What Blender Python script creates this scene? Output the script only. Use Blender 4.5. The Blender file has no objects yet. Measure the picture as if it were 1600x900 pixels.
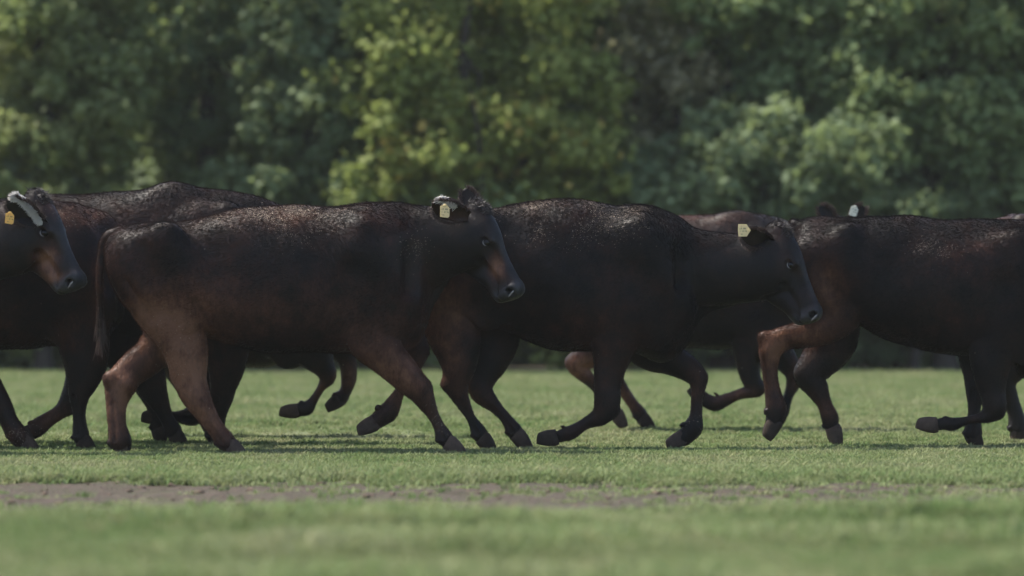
import bpy, bmesh, math, random
import numpy as np
from mathutils import Vector, Matrix
import openvdb

S = bpy.context.scene
COL = S.collection
RNG = np.random.default_rng(11)
random.seed(5)

# ------------------------------------------------------------------ camera, world, sun, exposure
FPX, CX, CY, CAMH = 5800.0, 800.0, 450.0, 0.9      # focal length in photo pixels, image centre, camera height
FOCUS = 20.25
cam = bpy.data.cameras.new('camera'); cam_o = bpy.data.objects.new('camera', cam); COL.objects.link(cam_o)
cam_o.location = (0, 0, CAMH); cam_o.rotation_euler = (math.radians(90), 0, 0)
cam.sensor_width = 36; cam.lens = FPX / 1600 * 36
cam.clip_start = 0.5; cam.clip_end = 3000
cam.dof.use_dof = True; cam.dof.focus_distance = FOCUS; cam.dof.aperture_fstop = 1.5
S.camera = cam_o

SUN_EL, SUN_AZ = math.radians(61), math.radians(-76)     # azimuth from +Y (behind the herd) towards +X
sd = Vector((math.sin(SUN_AZ) * math.cos(SUN_EL), math.cos(SUN_AZ) * math.cos(SUN_EL), math.sin(SUN_EL)))
w = bpy.data.worlds.new('World'); S.world = w; w.use_nodes = True
nt = w.node_tree; bg = nt.nodes['Background']
sky = nt.nodes.new('ShaderNodeTexSky'); sky.sky_type = 'NISHITA'; sky.sun_disc = False
sky.sun_elevation = SUN_EL; sky.sun_rotation = SUN_AZ; sky.dust_density = 2.0; sky.air_density = 1.0
nt.links.new(sky.outputs[0], bg.inputs[0]); bg.inputs[1].default_value = 0.14
sl = bpy.data.lights.new('sun', 'SUN'); so = bpy.data.objects.new('sun', sl); COL.objects.link(so)
sl.energy = 4.3; sl.angle = math.radians(0.6); sl.color = (1.0, 0.95, 0.86)
so.rotation_euler = sd.to_track_quat('Z', 'Y').to_euler(); so.location = (0, 20, 12)
S.view_settings.view_transform = 'Standard'; S.view_settings.look = 'None'
S.view_settings.exposure = 1.38; S.view_settings.gamma = 1
try:
    S.cycles.max_bounces = 6; S.cycles.transparent_max_bounces = 8
except Exception: pass

# ------------------------------------------------------------------ helpers
def W(px, py, Y):
    """a point of the photograph at depth Y, in metres"""
    return np.array([(px - CX) / FPX * Y, Y, CAMH - (py - CY) / FPX * Y])

def tag(o, label=None, cat=None, group=None, kind=None):
    if label: o['label'] = label
    if cat: o['category'] = cat
    if group: o['group'] = group
    if kind: o['kind'] = kind
    return o

def mesh_np(name, co, quads=None, tris=None, smooth=True):
    me = bpy.data.meshes.new(name)
    co = np.ascontiguousarray(co, dtype=np.float32)
    nq = 0 if quads is None else len(quads); nt_ = 0 if tris is None else len(tris)
    me.vertices.add(len(co)); me.vertices.foreach_set('co', co.ravel())
    parts, starts = [], []
    if nq: parts.append(np.asarray(quads, np.int32).ravel()); starts.append(np.arange(nq, dtype=np.int32) * 4)
    if nt_: parts.append(np.asarray(tris, np.int32).ravel()); starts.append(nq * 4 + np.arange(nt_, dtype=np.int32) * 3)
    li = np.concatenate(parts); st = np.concatenate(starts)
    me.loops.add(len(li)); me.loops.foreach_set('vertex_index', li)
    me.polygons.add(len(st)); me.polygons.foreach_set('loop_start', st)
    me.update(calc_edges=True)
    if smooth: me.polygons.foreach_set('use_smooth', np.ones(len(st), bool))
    return me

def attr(me, name, vals, typ='FLOAT'):
    a = me.attributes.new(name, typ, 'POINT')
    a.data.foreach_set('value' if typ == 'FLOAT' else 'color', np.ascontiguousarray(vals, np.float32).ravel())

def obj(name, me, mat=None, parent=None, loc=None):
    o = bpy.data.objects.new(name, me); COL.objects.link(o)
    if mat is not None and me is not None and len(me.materials) == 0: me.materials.append(mat)
    if parent: o.parent = parent
    if loc is not None: o.location = loc
    return o

def sines(co, freq, seed, n=7):
    """cheap smooth pseudo noise, about -1..1"""
    r = np.random.default_rng(seed)
    out = np.zeros(len(co))
    for i in range(n):
        d = r.normal(size=3); d /= np.linalg.norm(d)
        f = freq * (0.6 + 0.9 * r.random())
        out += np.sin(co @ d * f + r.random() * 6.28)
    return out / (n ** .5 * .8)

class NT:
    def __init__(s, name):
        s.m = bpy.data.materials.new(name); s.m.use_nodes = True
        s.t = s.m.node_tree; s.b = s.t.nodes['Principled BSDF']; s.out = s.t.nodes['Material Output']
    def n(s, typ, **kw):
        nd = s.t.nodes.new('ShaderNode' + typ)
        for k, v in kw.items():
            if k.startswith('i_'):
                key = k[2:]; key = int(key) if key.isdigit() else key.replace('_', ' ')
                nd.inputs[key].default_value = v
            else: setattr(nd, k, v)
        return nd
    def l(s, a, b): s.t.links.new(a, b)
    def noise(s, vec, scale, detail=3, rough=.55):
        nd = s.n('TexNoise'); nd.inputs['Scale'].default_value = scale; nd.inputs['Detail'].default_value = detail
        nd.inputs['Roughness'].default_value = rough
        if vec is not None: s.l(vec, nd.inputs['Vector'])
        return nd.outputs['Fac']
    def ramp(s, fac, stops):
        nd = s.n('ValToRGB'); e = nd.color_ramp.elements
        while len(e) < len(stops): e.new(0.5)
        for el, (p, c) in zip(e, stops):
            el.position = p; el.color = c if len(c) == 4 else (*c, 1)
        s.l(fac, nd.inputs[0]); return nd.outputs[0]
    def mix(s, fac, a, b, bt='MIX'):
        nd = s.n('Mix', data_type='RGBA', blend_type=bt)
        for sock, v in ((nd.inputs[0], fac), (nd.inputs[6], a), (nd.inputs[7], b)):
            if hasattr(v, 'is_output') or isinstance(v, bpy.types.NodeSocket): s.l(v, sock)
            elif isinstance(v, (int, float)): sock.default_value = v
            else: sock.default_value = (*v, 1) if len(v) == 3 else v
        return nd.outputs[2]
    def math(s, op, a, b=None, c=None, clamp=False):
        nd = s.n('Math', operation=op); nd.use_clamp = clamp
        for i, v in enumerate((a, b, c)):
            if v is None: continue
            if isinstance(v, bpy.types.NodeSocket): s.l(v, nd.inputs[i])
            else: nd.inputs[i].default_value = v
        return nd.outputs[0]
    def scaled(s, vec, sc):
        nd = s.n('Mapping'); nd.inputs['Scale'].default_value = sc; s.l(vec, nd.inputs[0]); return nd.outputs[0]
    def bump(s, h, strength, dist, prev=None):
        nd = s.n('Bump'); nd.inputs['Strength'].default_value = strength; nd.inputs['Distance'].default_value = dist
        s.l(h, nd.inputs['Height'])
        if prev is not None: s.l(prev, nd.inputs['Normal'])
        return nd.outputs[0]

# ------------------------------------------------------------------ materials
def coat_mat():
    s = NT('coat'); tc = s.n('TexCoord').outputs['Object']
    coat = s.n('Attribute', attribute_name='coat').outputs['Fac']
    dust = s.n('Attribute', attribute_name='dust').outputs['Fac']
    skin = s.n('Attribute', attribute_name='skin').outputs['Fac']
    n1 = s.noise(tc, 9, 4); n2 = s.noise(s.scaled(tc, (60, 60, 22)), 1.6, 3); n3 = s.noise(tc, 260, 2)
    nb = s.noise(tc, 3.2, 3)
    # reddish brown tips over black hair
    f = s.math('ADD', coat, s.math('MULTIPLY', s.math('SUBTRACT', n1, .5), .75))
    nk = s.noise(s.scaled(tc, (1, 1, .55)), 22, 3, .6)
    f = s.math('ADD', f, s.math('MULTIPLY', s.math('SUBTRACT', nk, .5), s.math('MULTIPLY', coat, .9)))
    f = s.math('ADD', f, s.math('MULTIPLY', s.math('SUBTRACT', n2, .5), .35), clamp=True)
    c = s.ramp(f, [(0.0, (.0066, .0054, .0053)), (.16, (.0125, .0080, .0070)), (.36, (.023, .0108, .0082)), (.66, (.064, .027, .0165)), (1, (.145, .068, .040))])
    c = s.mix(s.math('MULTIPLY', s.math('SUBTRACT', nb, .45, clamp=True), .35), c, (.022, .017, .015))
    # wet dust grains thrown on the backs
    vo = s.n('TexVoronoi', feature='F1'); vo.inputs['Scale'].default_value = 240; s.l(tc, vo.inputs['Vector'])
    cell = s.n('SeparateColor'); s.l(vo.outputs['Color'], cell.inputs[0])
    dot = s.math('LESS_THAN', vo.outputs['Distance'], .42)
    pick = s.math('LESS_THAN', cell.outputs[0], s.math('MULTIPLY', dust, s.math('ADD', s.math('MULTIPLY', n1, 1.3), -.15)))
    gr = s.math('MULTIPLY', dot, pick)
    # a few stray specks everywhere
    vo2 = s.n('TexVoronoi', feature='F1'); vo2.inputs['Scale'].default_value = 34; s.l(tc, vo2.inputs['Vector'])
    c2 = s.n('SeparateColor'); s.l(vo2.outputs['Color'], c2.inputs[0])
    st = s.math('MULTIPLY', s.math('LESS_THAN', vo2.outputs['Distance'], .085), s.math('LESS_THAN', c2.outputs[1], .022))
    gr = s.math('MAXIMUM', gr, st)
    dirt = s.math('MULTIPLY', dust, .35)
    c = s.mix(dirt, c, (.095, .062, .045))
    c = s.mix(gr, c, (.34, .275, .20))
    c = s.mix(skin, c, s.ramp(n1, [(.35, (.012, .012, .013)), (.65, (.034, .032, .034))]))  # bare muzzle skin; its grey also paints the sky sheen along the nose
    s.l(c, s.b.inputs['Base Color'])
    r = s.math('ADD', .36, s.math('MULTIPLY', n2, .30)); s.l(r, s.b.inputs['Roughness'])
    s.b.inputs['Specular IOR Level'].default_value = .15
    s.b.inputs['Sheen Weight'].default_value = .02; s.b.inputs['Sheen Roughness'].default_value = .4
    s.b.inputs['Sheen Tint'].default_value = (.8, .7, .65, 1)
    b = s.bump(n1, .05, .006); b = s.bump(n2, .12, .002, b); b = s.bump(n3, .45, .0012, b); b = s.bump(gr, .6, .002, b)
    s.l(b, s.b.inputs['Normal'])
    return s.m

def fur_mat(src):
    m = src.copy(); m.name = 'coat_hair'; b = m.node_tree.nodes['Principled BSDF']
    for l in list(b.inputs['Normal'].links): m.node_tree.links.remove(l)
    for l in list(b.inputs['Roughness'].links): m.node_tree.links.remove(l)
    t = m.node_tree; at = [x for x in t.nodes if x.bl_idname == 'ShaderNodeAttribute' and x.attribute_name == 'dust'][0]
    cs = b.inputs['Base Color'].links[0].from_node            # skin mix
    grn = cs.inputs[6].links[0].from_node                      # grain mix
    drt = grn.inputs[6].links[0].from_node                     # dirt mix
    for nd, v in ((grn, None), (drt, 0.0)):
        for l in list(nd.inputs[0].links): t.links.remove(l)
        if v is None: t.links.new(at.outputs['Fac'], nd.inputs[0])
        else: nd.inputs[0].default_value = v
    b.inputs['Roughness'].default_value = .65; b.inputs['Specular IOR Level'].default_value = .045; b.inputs['Sheen Weight'].default_value = 0
    return m

def plain(name, col, rough=.5, spec=.5, noise=0, nscale=40, bump=0, coat=0):
    s = NT(name); tc = s.n('TexCoord').outputs['Object']
    if noise:
        n = s.noise(tc, nscale, 4)
        c = s.mix(n, tuple(v * (1 - noise) for v in col), tuple(min(1, v * (1 + noise)) for v in col))
        s.l(c, s.b.inputs['Base Color'])
        if bump: s.l(s.bump(n, bump, .004), s.b.inputs['Normal'])
    else: s.b.inputs['Base Color'].default_value = (*col, 1)
    s.b.inputs['Roughness'].default_value = rough; s.b.inputs['Specular IOR Level'].default_value = spec
    s.b.inputs['Coat Weight'].default_value = coat
    return s.m

def tag_mat(name, col):
    s = NT(name); tc = s.n('TexCoord').outputs['Object']
    n = s.noise(tc, 30, 3)
    sp = s.n('SeparateXYZ'); s.l(tc, sp.inputs[0])
    # rows of small worn printed strokes
    rows = s.math('LESS_THAN', s.math('PINGPONG', s.math('ADD', sp.outputs[2], .006), .0085), .0046)
    cols = s.math('GREATER_THAN', s.noise(s.scaled(tc, (1, 1, .25)), 210, 0), .53)
    inx = s.math('LESS_THAN', s.math('ABSOLUTE', sp.outputs[0]), .023); inz = s.math('LESS_THAN', s.math('ABSOLUTE', sp.outputs[2]), .026)
    m = s.math('MULTIPLY', s.math('MULTIPLY', rows, cols), s.math('MULTIPLY', inx, inz))
    c = s.mix(n, tuple(v * .8 for v in col), col)
    c = s.mix(s.math('MULTIPLY', m, .6), c, (.10, .08, .05))
    s.l(c, s.b.inputs['Base Color']); s.b.inputs['Roughness'].default_value = .45
    # thin soft plastic lets some light through
    s.b.inputs['Transmission Weight'].default_value = 0
    tr = s.n('BsdfTranslucent'); s.l(c, tr.inputs[0])
    mx = s.n('MixShader'); mx.inputs[0].default_value = .45; s.l(s.b.outputs[0], mx.inputs[1]); s.l(tr.outputs[0], mx.inputs[2])
    s.l(mx.outputs[0], s.out.inputs[0])
    return s.m

M = {
    'coat': coat_mat(),
    'hoof': plain('hoof_horn', (.048, .034, .027), .8, .10, .75, 24, .8),
    'dhoof': plain('dark_hoof_horn', (.026, .019, .015), .8, .10, .7, 24, .8),
    'eye': plain('eye_wet', (.003, .002, .002), .07, .22),
    'lid': plain('wet_lid_nostril_glint', (.12, .105, .10), .2, .8),  # pale tone of the lower lid and of the painted nostril highlight
    'hair': plain('coarse_hair', (.016, .011, .010), .5, .4, .5, 60),
    'brown_hair': plain('brown_coarse_hair', (.040, .021, .015), .5, .4, .5, 60),
    'sunlit_edge_hair': plain('sunlit_edge_hair', (.58, .54, .50), .45, .4),  # pale colour stands for sunlight on the ear edge
    'tag_pale': tag_mat('pale_tag_plastic', (.80, .66, .36)),
    'tag_yellow': tag_mat('yellow_tag_plastic', (.80, .52, .13)),
    'tag_white': tag_mat('white_tag_plastic', (.74, .72, .60)),
}

M['fur'] = fur_mat(M['coat'])

# ------------------------------------------------------------------ signed distance modelling of the animals
class Field:
    """distance field on a grid; shapes are blended in, then turned into ONE continuous skin"""
    def __init__(s, lo, hi, h):
        s.inset = 0.0; s.h = h; s.lo = np.array(lo, float); n = np.ceil((np.array(hi) - s.lo) / h).astype(int) + 1
        s.n = n; s.g = np.full(n, .3, np.float32)
        s.ax = [(s.lo[i] + h * np.arange(n[i])).astype(np.float32) for i in range(3)]
    def box(s, lo, hi):
        a = np.clip(np.floor((np.array(lo) - s.lo) / s.h).astype(int), 0, s.n)
        b = np.clip(np.ceil((np.array(hi) - s.lo) / s.h).astype(int) + 1, 0, s.n)
        if np.any(b <= a): return None
        sl_ = tuple(slice(a[i], b[i]) for i in range(3))
        x = s.ax[0][sl_[0]][:, None, None]; y = s.ax[1][sl_[1]][None, :, None]; z = s.ax[2][sl_[2]][None, None, :]
        return sl_, x, y, z
    def add(s, sl_, d, k, sub=False):
        g = s.g[sl_]
        if sub:
            d = -d; hh = np.maximum(k - np.abs(g - d), 0) / k; s.g[sl_] = np.maximum(g, d) + hh * hh * k * .25
        else:
            hh = np.maximum(k - np.abs(g - d), 0) / k; s.g[sl_] = np.minimum(g, d) - hh * hh * k * .25
    def seg(s, p0, p1, r0, r1, s0=1., s1=1., lat=(0, 1, 0), k=.02, sub=False):
        p0 = np.array(p0, float); p1 = np.array(p1, float); lat = np.array(lat, float)
        R = max(r0 * max(1, s0), r1 * max(1, s1)); pad = R + k + s.h * 2
        q = s.box(np.minimum(p0, p1) - pad, np.maximum(p0, p1) + pad)
        if q is None: return
        sl_, x, y, z = q; d = p1 - p0; L = max(float(d @ d), 1e-8)
        ox, oy, oz = x - p0[0], y - p0[1], z - p0[2]
        t = np.clip((ox * d[0] + oy * d[1] + oz * d[2]) / L, 0, 1)
        ox = ox - t * d[0]; oy = oy - t * d[1]; oz = oz - t * d[2]
        la = ox * lat[0] + oy * lat[1] + oz * lat[2]
        r = r0 + (r1 - r0) * t; sc = s0 + (s1 - s0) * t
        dist = np.sqrt(np.maximum(ox * ox + oy * oy + oz * oz - la * la, 0) + (la / sc) ** 2) - r
        dist = dist * np.minimum(1, sc)
        s.add(sl_, dist.astype(np.float32), k, sub)
    def chain(s, nodes, lat=(0, 1, 0), k=.02, sub=False, div=3, kin=.003):
        """nodes: (x,y,z,r,s); smooth curve through them, thickness follows"""
        P = np.array(nodes, float)
        if len(P) > 2 and div > 1:
            Q = [P[0]]; E = np.vstack([2 * P[0] - P[1], P, 2 * P[-1] - P[-2]])
            for i in range(1, len(P)):
                a, b, c, d = E[i - 1], E[i], E[i + 1], E[i + 2]
                for j in range(1, div + 1):
                    t = j / div
                    Q.append(.5 * ((2 * b) + (c - a) * t + (2 * a - 5 * b + 4 * c - d) * t * t + (3 * b - a - 3 * c + d) * t ** 3))
            P = np.array(Q); P[:, 3] = np.maximum(P[:, 3], .004)
        for i in range(len(P) - 1):
            s.seg(P[i][:3], P[i + 1][:3], P[i][3], P[i + 1][3], P[i][4], P[i + 1][4], lat, k if i == 0 else min(k, kin), sub)
    def trunk(s, st, yc, k=.03):
        """stations (x, ztop, zbot, halfwidth)"""
        st = np.array(st, float); xs = st[:, 0]
        q = s.box((xs[0] - .02, yc - .45, st[:, 2].min() - .05), (xs[-1] + .02, yc + .45, st[:, 1].max() + .05))
        sl_, x, y, z = q; xx = x.ravel()
        def itp(v):                                    # monotone-ish cubic
            dx = np.diff(xs); m = np.diff(v) / dx
            t = np.zeros(len(v)); t[0] = m[0]; t[-1] = m[-1]
            for i in range(1, len(v) - 1):
                t[i] = 0 if m[i - 1] * m[i] <= 0 else 2 * m[i - 1] * m[i] / (m[i - 1] + m[i])
            i = np.clip(np.searchsorted(xs, xx) - 1, 0, len(xs) - 2); u = np.clip((xx - xs[i]) / dx[i], 0, 1)
            return (v[i] * (2 * u ** 3 - 3 * u ** 2 + 1) + t[i] * dx[i] * (u ** 3 - 2 * u ** 2 + u) + v[i + 1] * (3 * u ** 2 - 2 * u ** 3) + t[i + 1] * dx[i] * (u ** 3 - u ** 2))
        zt, zb, hw = (itp(st[:, i])[:, None, None] for i in (1, 2, 3))
        zc = (zt + zb) / 2; hz = np.maximum((zt - zb) / 2, .01)
        zn = np.clip((z - zc) / hz, -1.2, 1.2)
        we = hw * (1 - .16 * zn - .05 * zn * zn)
        n = (np.abs((z - zc) / hz) ** 2.25 + np.abs((y - yc) / we) ** 2.15) ** (1 / 2.2)
        d = (n - 1) * np.minimum(hz, hw) * .9
        out = np.maximum(xs[0] - x, x - xs[-1]); d = np.where(out > 0, np.maximum(d, .02 + out), d)
        s.add(sl_, d.astype(np.float32), k)
    def mesh(s):
        g = openvdb.FloatGrid(.3); g.copyFromArray(s.g)
        P, T, Q = g.convertToPolygons(-s.inset, 0.0)
        co = P * s.h + s.lo
        return co, Q

def head_frame(P, Q, yaw):
    """P poll, Q tip of nose; returns origin, axes: u (to the muzzle), v (to the jaw), w (to the animal's right = camera side), length"""
    d = Q - P; d = np.array([d[0], -abs(d[0]) * math.tan(yaw) * .85, d[2]]); L = np.linalg.norm(d); u = d / L
    w_ = np.array([-math.sin(yaw), -math.cos(yaw), 0.]); w_ -= u * (w_ @ u); w_ /= np.linalg.norm(w_)
    v = np.cross(w_, u)
    if v[2] > 0: v = -v
    return P, u, v, w_, L

def build_head(F, P, Q, yaw, k0=.02):
    O, u, v, w_, L = head_frame(P, Q, yaw)
    lat = w_
    def pt(a, b, c=0): return O + (u * a + v * b + w_ * c) * L
    def node(a, b, r, s_, c=0): return (*pt(a, b, c), r * L, s_)
    F.chain([node(.04, .19, .14, .80), node(.18, .185, .185, .95), node(.36, .185, .19, .90), node(.52, .18, .165, .68), node(.68, .165, .138, .68), node(.82, .155, .125, .82), node(.93, .15, .120, 1.02)], lat, k0, kin=.012)
    F.chain([node(.10, .38, .17, .60), node(.32, .43, .185, .58), node(.50, .43, .16, .60), node(.66, .375, .125, .80), node(.80, .320, .100, 1.05), node(.96, .290, .086, 1.25)], lat, .03, kin=.012)
    F.seg(pt(.955, .130, .065), pt(.955, .130, -.065), .105 * L, .105 * L, 1, 1, lat, .02)       # nose pad
    F.seg(pt(.965, .215, .065), pt(.965, .215, -.065), .092 * L, .092 * L, 1, 1, lat, .02)
    F.seg(pt(.0, .13, .03), pt(.0, .13, -.03), .085 * L, .085 * L, 1, 1, lat, .05)         # poll
    for sg in (1, -1):
        F.seg(pt(.26, .10, .09 * sg), pt(.41, .085, .128 * sg), .045 * L, .043 * L, 1, 1, lat, .014)    # brow
        F.seg(pt(.36, .42, .09 * sg), pt(.48, .38, .095 * sg), .12 * L, .10 * L, .55, .55, lat, .03)   # cheek muscle
        F.seg(pt(.46, .22, .125 * sg), pt(.70, .235, .105 * sg), .030 * L, .022 * L, 1, 1, lat, .010)    # facial crest
        F.seg(pt(.12, .24, .12 * sg), pt(.08, .25, .20 * sg), .06 * L, .045 * L, 1, 1, lat, .02)            # ear root
        F.seg(pt(.355, .125, .152 * sg), pt(.445, .145, .146 * sg), .050 * L, .046 * L, .8, .8, lat, .012)   # orbit
        F.seg(pt(.38, .132, .196 * sg), pt(.43, .142, .190 * sg), .032 * L, .030 * L, 1, 1, lat, .006, True)
        F.seg(pt(.56, .31, .155 * sg), pt(.78, .24, .150 * sg), .028 * L, .022 * L, 1, 1, lat, .03, True)
        F.seg(pt(1.01, .105, .175 * sg), pt(.955, .135, .075 * sg), .034 * L, .030 * L, 1, 1, lat, .004, True)   # nostril
        F.seg(pt(1.0, .08, .10 * sg), pt(1.045, .13, .07 * sg), .012 * L, .012 * L, 1, 1, lat, .008)
        F.seg(pt(.86, .10, .14 * sg), pt(.90, .22, .15 * sg), .02 * L, .02 * L, 1, 1, lat, .03, True)
        F.seg(pt(.975, .085, .085 * sg), pt(1.02, .10, .075 * sg), .016 * L, .014 * L, 1, 1, lat, .01)
        F.seg(pt(1.06, .262, .04 * sg), pt(.80, .275, .150 * sg), .013 * L, .012 * L, 1, 1, lat, .012, True)      # mouth
        F.seg(pt(.50, .12, .135 * sg), pt(.66, .12, .115 * sg), .020 * L, .018 * L, 1, 1, lat, .04, True)      # hollow before the eye
        F.seg(pt(.62, .52, .11 * sg), pt(.64, .36, .125 * sg), .016 * L, .014 * L, 1, 1, lat, .03, True)        # edge of the chewing muscle
        F.seg(pt(.16, .60, .05 * sg), pt(.10, .40, .12 * sg), .03 * L, .03 * L, 1, 1, lat, .04, True)           # throat groove
    return pt, (u, v, w_, L)

def ear_mesh(base, d, face, L, Wd):
    """closed, cupped leaf: base point, direction, side the hollow faces"""
    d = np.array(d, float); d /= np.linalg.norm(d); face = np.array(face, float); face -= d * (face @ d); face /= np.linalg.norm(face)
    sd_ = np.cross(d, face)
    nu, nv = 18, 13; co = []; U = np.linspace(0, 1, nu)
    prof = lambda u: Wd * (.40 + .60 * math.sin(min(1, u * 1.55) * math.pi / 2)) * (1 - max(0, (u - .45) / .55) ** 2.3) ** .62
    for shell in (0, 1):
        for u in U:
            w = max(prof(u), .002); cup = w * (.95 - .55 * u)
            for v in np.linspace(-1, 1, nv):
                ang = v * (1.45 - .75 * min(1, u * 1.6))
                x = w * math.sin(ang) / math.sin(1.45 - .75 * min(1, u * 1.6)); y = -cup * math.cos(ang) * .8
                th = (.010 * (1 - .6 * u)) * (1 - v * v) ** .5 + .0012
                p = base + d * (u * L - .02) + sd_ * x + face * (y + cup * .4 - (th if shell else 0)) + face * (-.10 * L * u * u)
                co.append(p)
    q = []; o = nu * nv
    for i in range(nu - 1):
        for j in range(nv - 1):
            a = i * nv + j; q.append((a, a + 1, a + nv + 1, a + nv)); q.append((o + a, o + a + nv, o + a + nv + 1, o + a + 1))
        for j in (0, nv - 1):
            a = i * nv + j; b = (a, a + nv, o + a + nv, o + a); q.append(b if j == 0 else b[::-1])
    for j in range(nv - 1):
        a = (nu - 1) * nv + j; q.append((a, a + 1, o + a + 1, o + a))
        a = j; q.append((a, o + a, o + a + 1, a + 1))
    return np.array(co), np.array(q)

def hoof_mesh(C, T, back, rc, lat=np.array([0, 1., 0])):
    """cloven hoof: coronet centre C, toe tip T, back = direction of the heel"""
    ax = T - C; l = np.linalg.norm(ax); ax = ax / l
    back = back - ax * (back @ ax); back /= np.linalg.norm(back)
    bm = bmesh.new()
    for sg in (1, -1):
        rings = []
        for t, wb, wf, hw in ((-.12, .9, .9, .86), (.12, .98, .98, .98), (.42, 1.04, .80, 1.0), (.72, 1.04, .52, .92), (.92, .98, .28, .76), (1.0, .84, .14, .58)):
            r = []
            for j in range(10):
                a = j / 10 * 2 * math.pi; cx_, sy = math.cos(a), math.sin(a)
                bx = (wb if cx_ > 0 else wf) * rc * math.copysign(abs(cx_) ** .8, cx_)
                sy_ = math.copysign(abs(sy) ** .85, sy)
                p = C + ax * (t * l + (max(cx_, 0) * -.16 * l if t > .3 else 0)) + back * bx + lat * (sg * (rc * .50 + (.10 * rc * t)) + sy_ * rc * .47 * hw)
                r.append(bm.verts.new(p))
            rings.append(r)
        for a, b in zip(rings, rings[1:]):
            for j in range(10): bm.faces.new((a[j], a[(j + 1) % 10], b[(j + 1) % 10], b[j]))
        bm.faces.new(rings[0]); bm.faces.new(rings[-1])
    bmesh.ops.recalc_face_normals(bm, faces=bm.faces)
    me = bpy.data.meshes.new('hoof'); bm.to_mesh(me); bm.free()
    me.polygons.foreach_set('use_smooth', [True] * len(me.polygons))
    return me

def strands(name, roots, dirs, length, rad, curl, seed, seg=5):
    """tapered hair strands as 3-sided tubes"""
    r = np.random.default_rng(seed); co = []; q = []; t_ = []
    for P, D in zip(roots, dirs):
        D = D / np.linalg.norm(D); p = P.copy(); L = length * r.uniform(.6, 1.1); base = len(co)
        a = np.cross(D, r.normal(size=3)); a /= np.linalg.norm(a); b = np.cross(D, a); c = r.normal(size=3) * curl; ph = r.random() * 6
        for i in range(seg + 1):
            u = i / seg; rr = rad * (1 - u) ** .7 + .0003
            for j in range(3):
                co.append(p + (a * math.cos(j * 2.094) + b * math.sin(j * 2.094)) * rr)
            d = D + c * (u + .2) + a * math.sin(ph + u * 5) * curl * .5; p = p + d / np.linalg.norm(d) * L / seg
        for i in range(seg):
            for j in range(3):
                k = base + i * 3; q.append((k + j, k + (j + 1) % 3, k + 3 + (j + 1) % 3, k + 3 + j))
    return mesh_np(name, np.array(co), np.array(q))

def tag_mesh(kind):
    bm = bmesh.new()
    if kind == 'house': pts = [(-.027, -.036), (.022, -.036), (.030, -.022), (.046, 0), (.030, .022), (.022, .036), (-.027, .036), (-.030, 0)]
    else: pts = [(-.025, -.034), (.019, -.036), (.027, -.027), (.026, .020), (.012, .033), (.004, .042), (-.006, .042), (-.014, .033), (-.027, .026)]
    for y in (0.0,):
        vs = [bm.verts.new((x, 0, z)) for x, z in pts]
        f = bm.faces.new(vs)
    r = bmesh.ops.extrude_face_region(bm, geom=[f]); bmesh.ops.translate(bm, verts=[v for v in r['geom'] if isinstance(v, bmesh.types.BMVert)], vec=(0, -.0025, 0))
    bmesh.ops.recalc_face_normals(bm, faces=bm.faces)
    bmesh.ops.bevel(bm, geom=bm.edges[:], offset=.0007, segments=1, affect='EDGES')
    # stud that pins it to the ear
    bx, bz = (.034, 0) if kind == 'house' else (-.001, .031)
    r = bmesh.ops.create_cone(bm, cap_ends=True, segments=12, radius1=.0075, radius2=.006, depth=.007)
    bmesh.ops.rotate(bm, verts=r['verts'], cent=(0, 0, 0), matrix=Matrix.Rotation(math.radians(90), 3, 'X'))
    bmesh.ops.translate(bm, verts=r['verts'], vec=(bx, -.005, bz))
    me = bpy.data.meshes.new('ear_tag'); bm.to_mesh(me); bm.free(); return me

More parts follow.
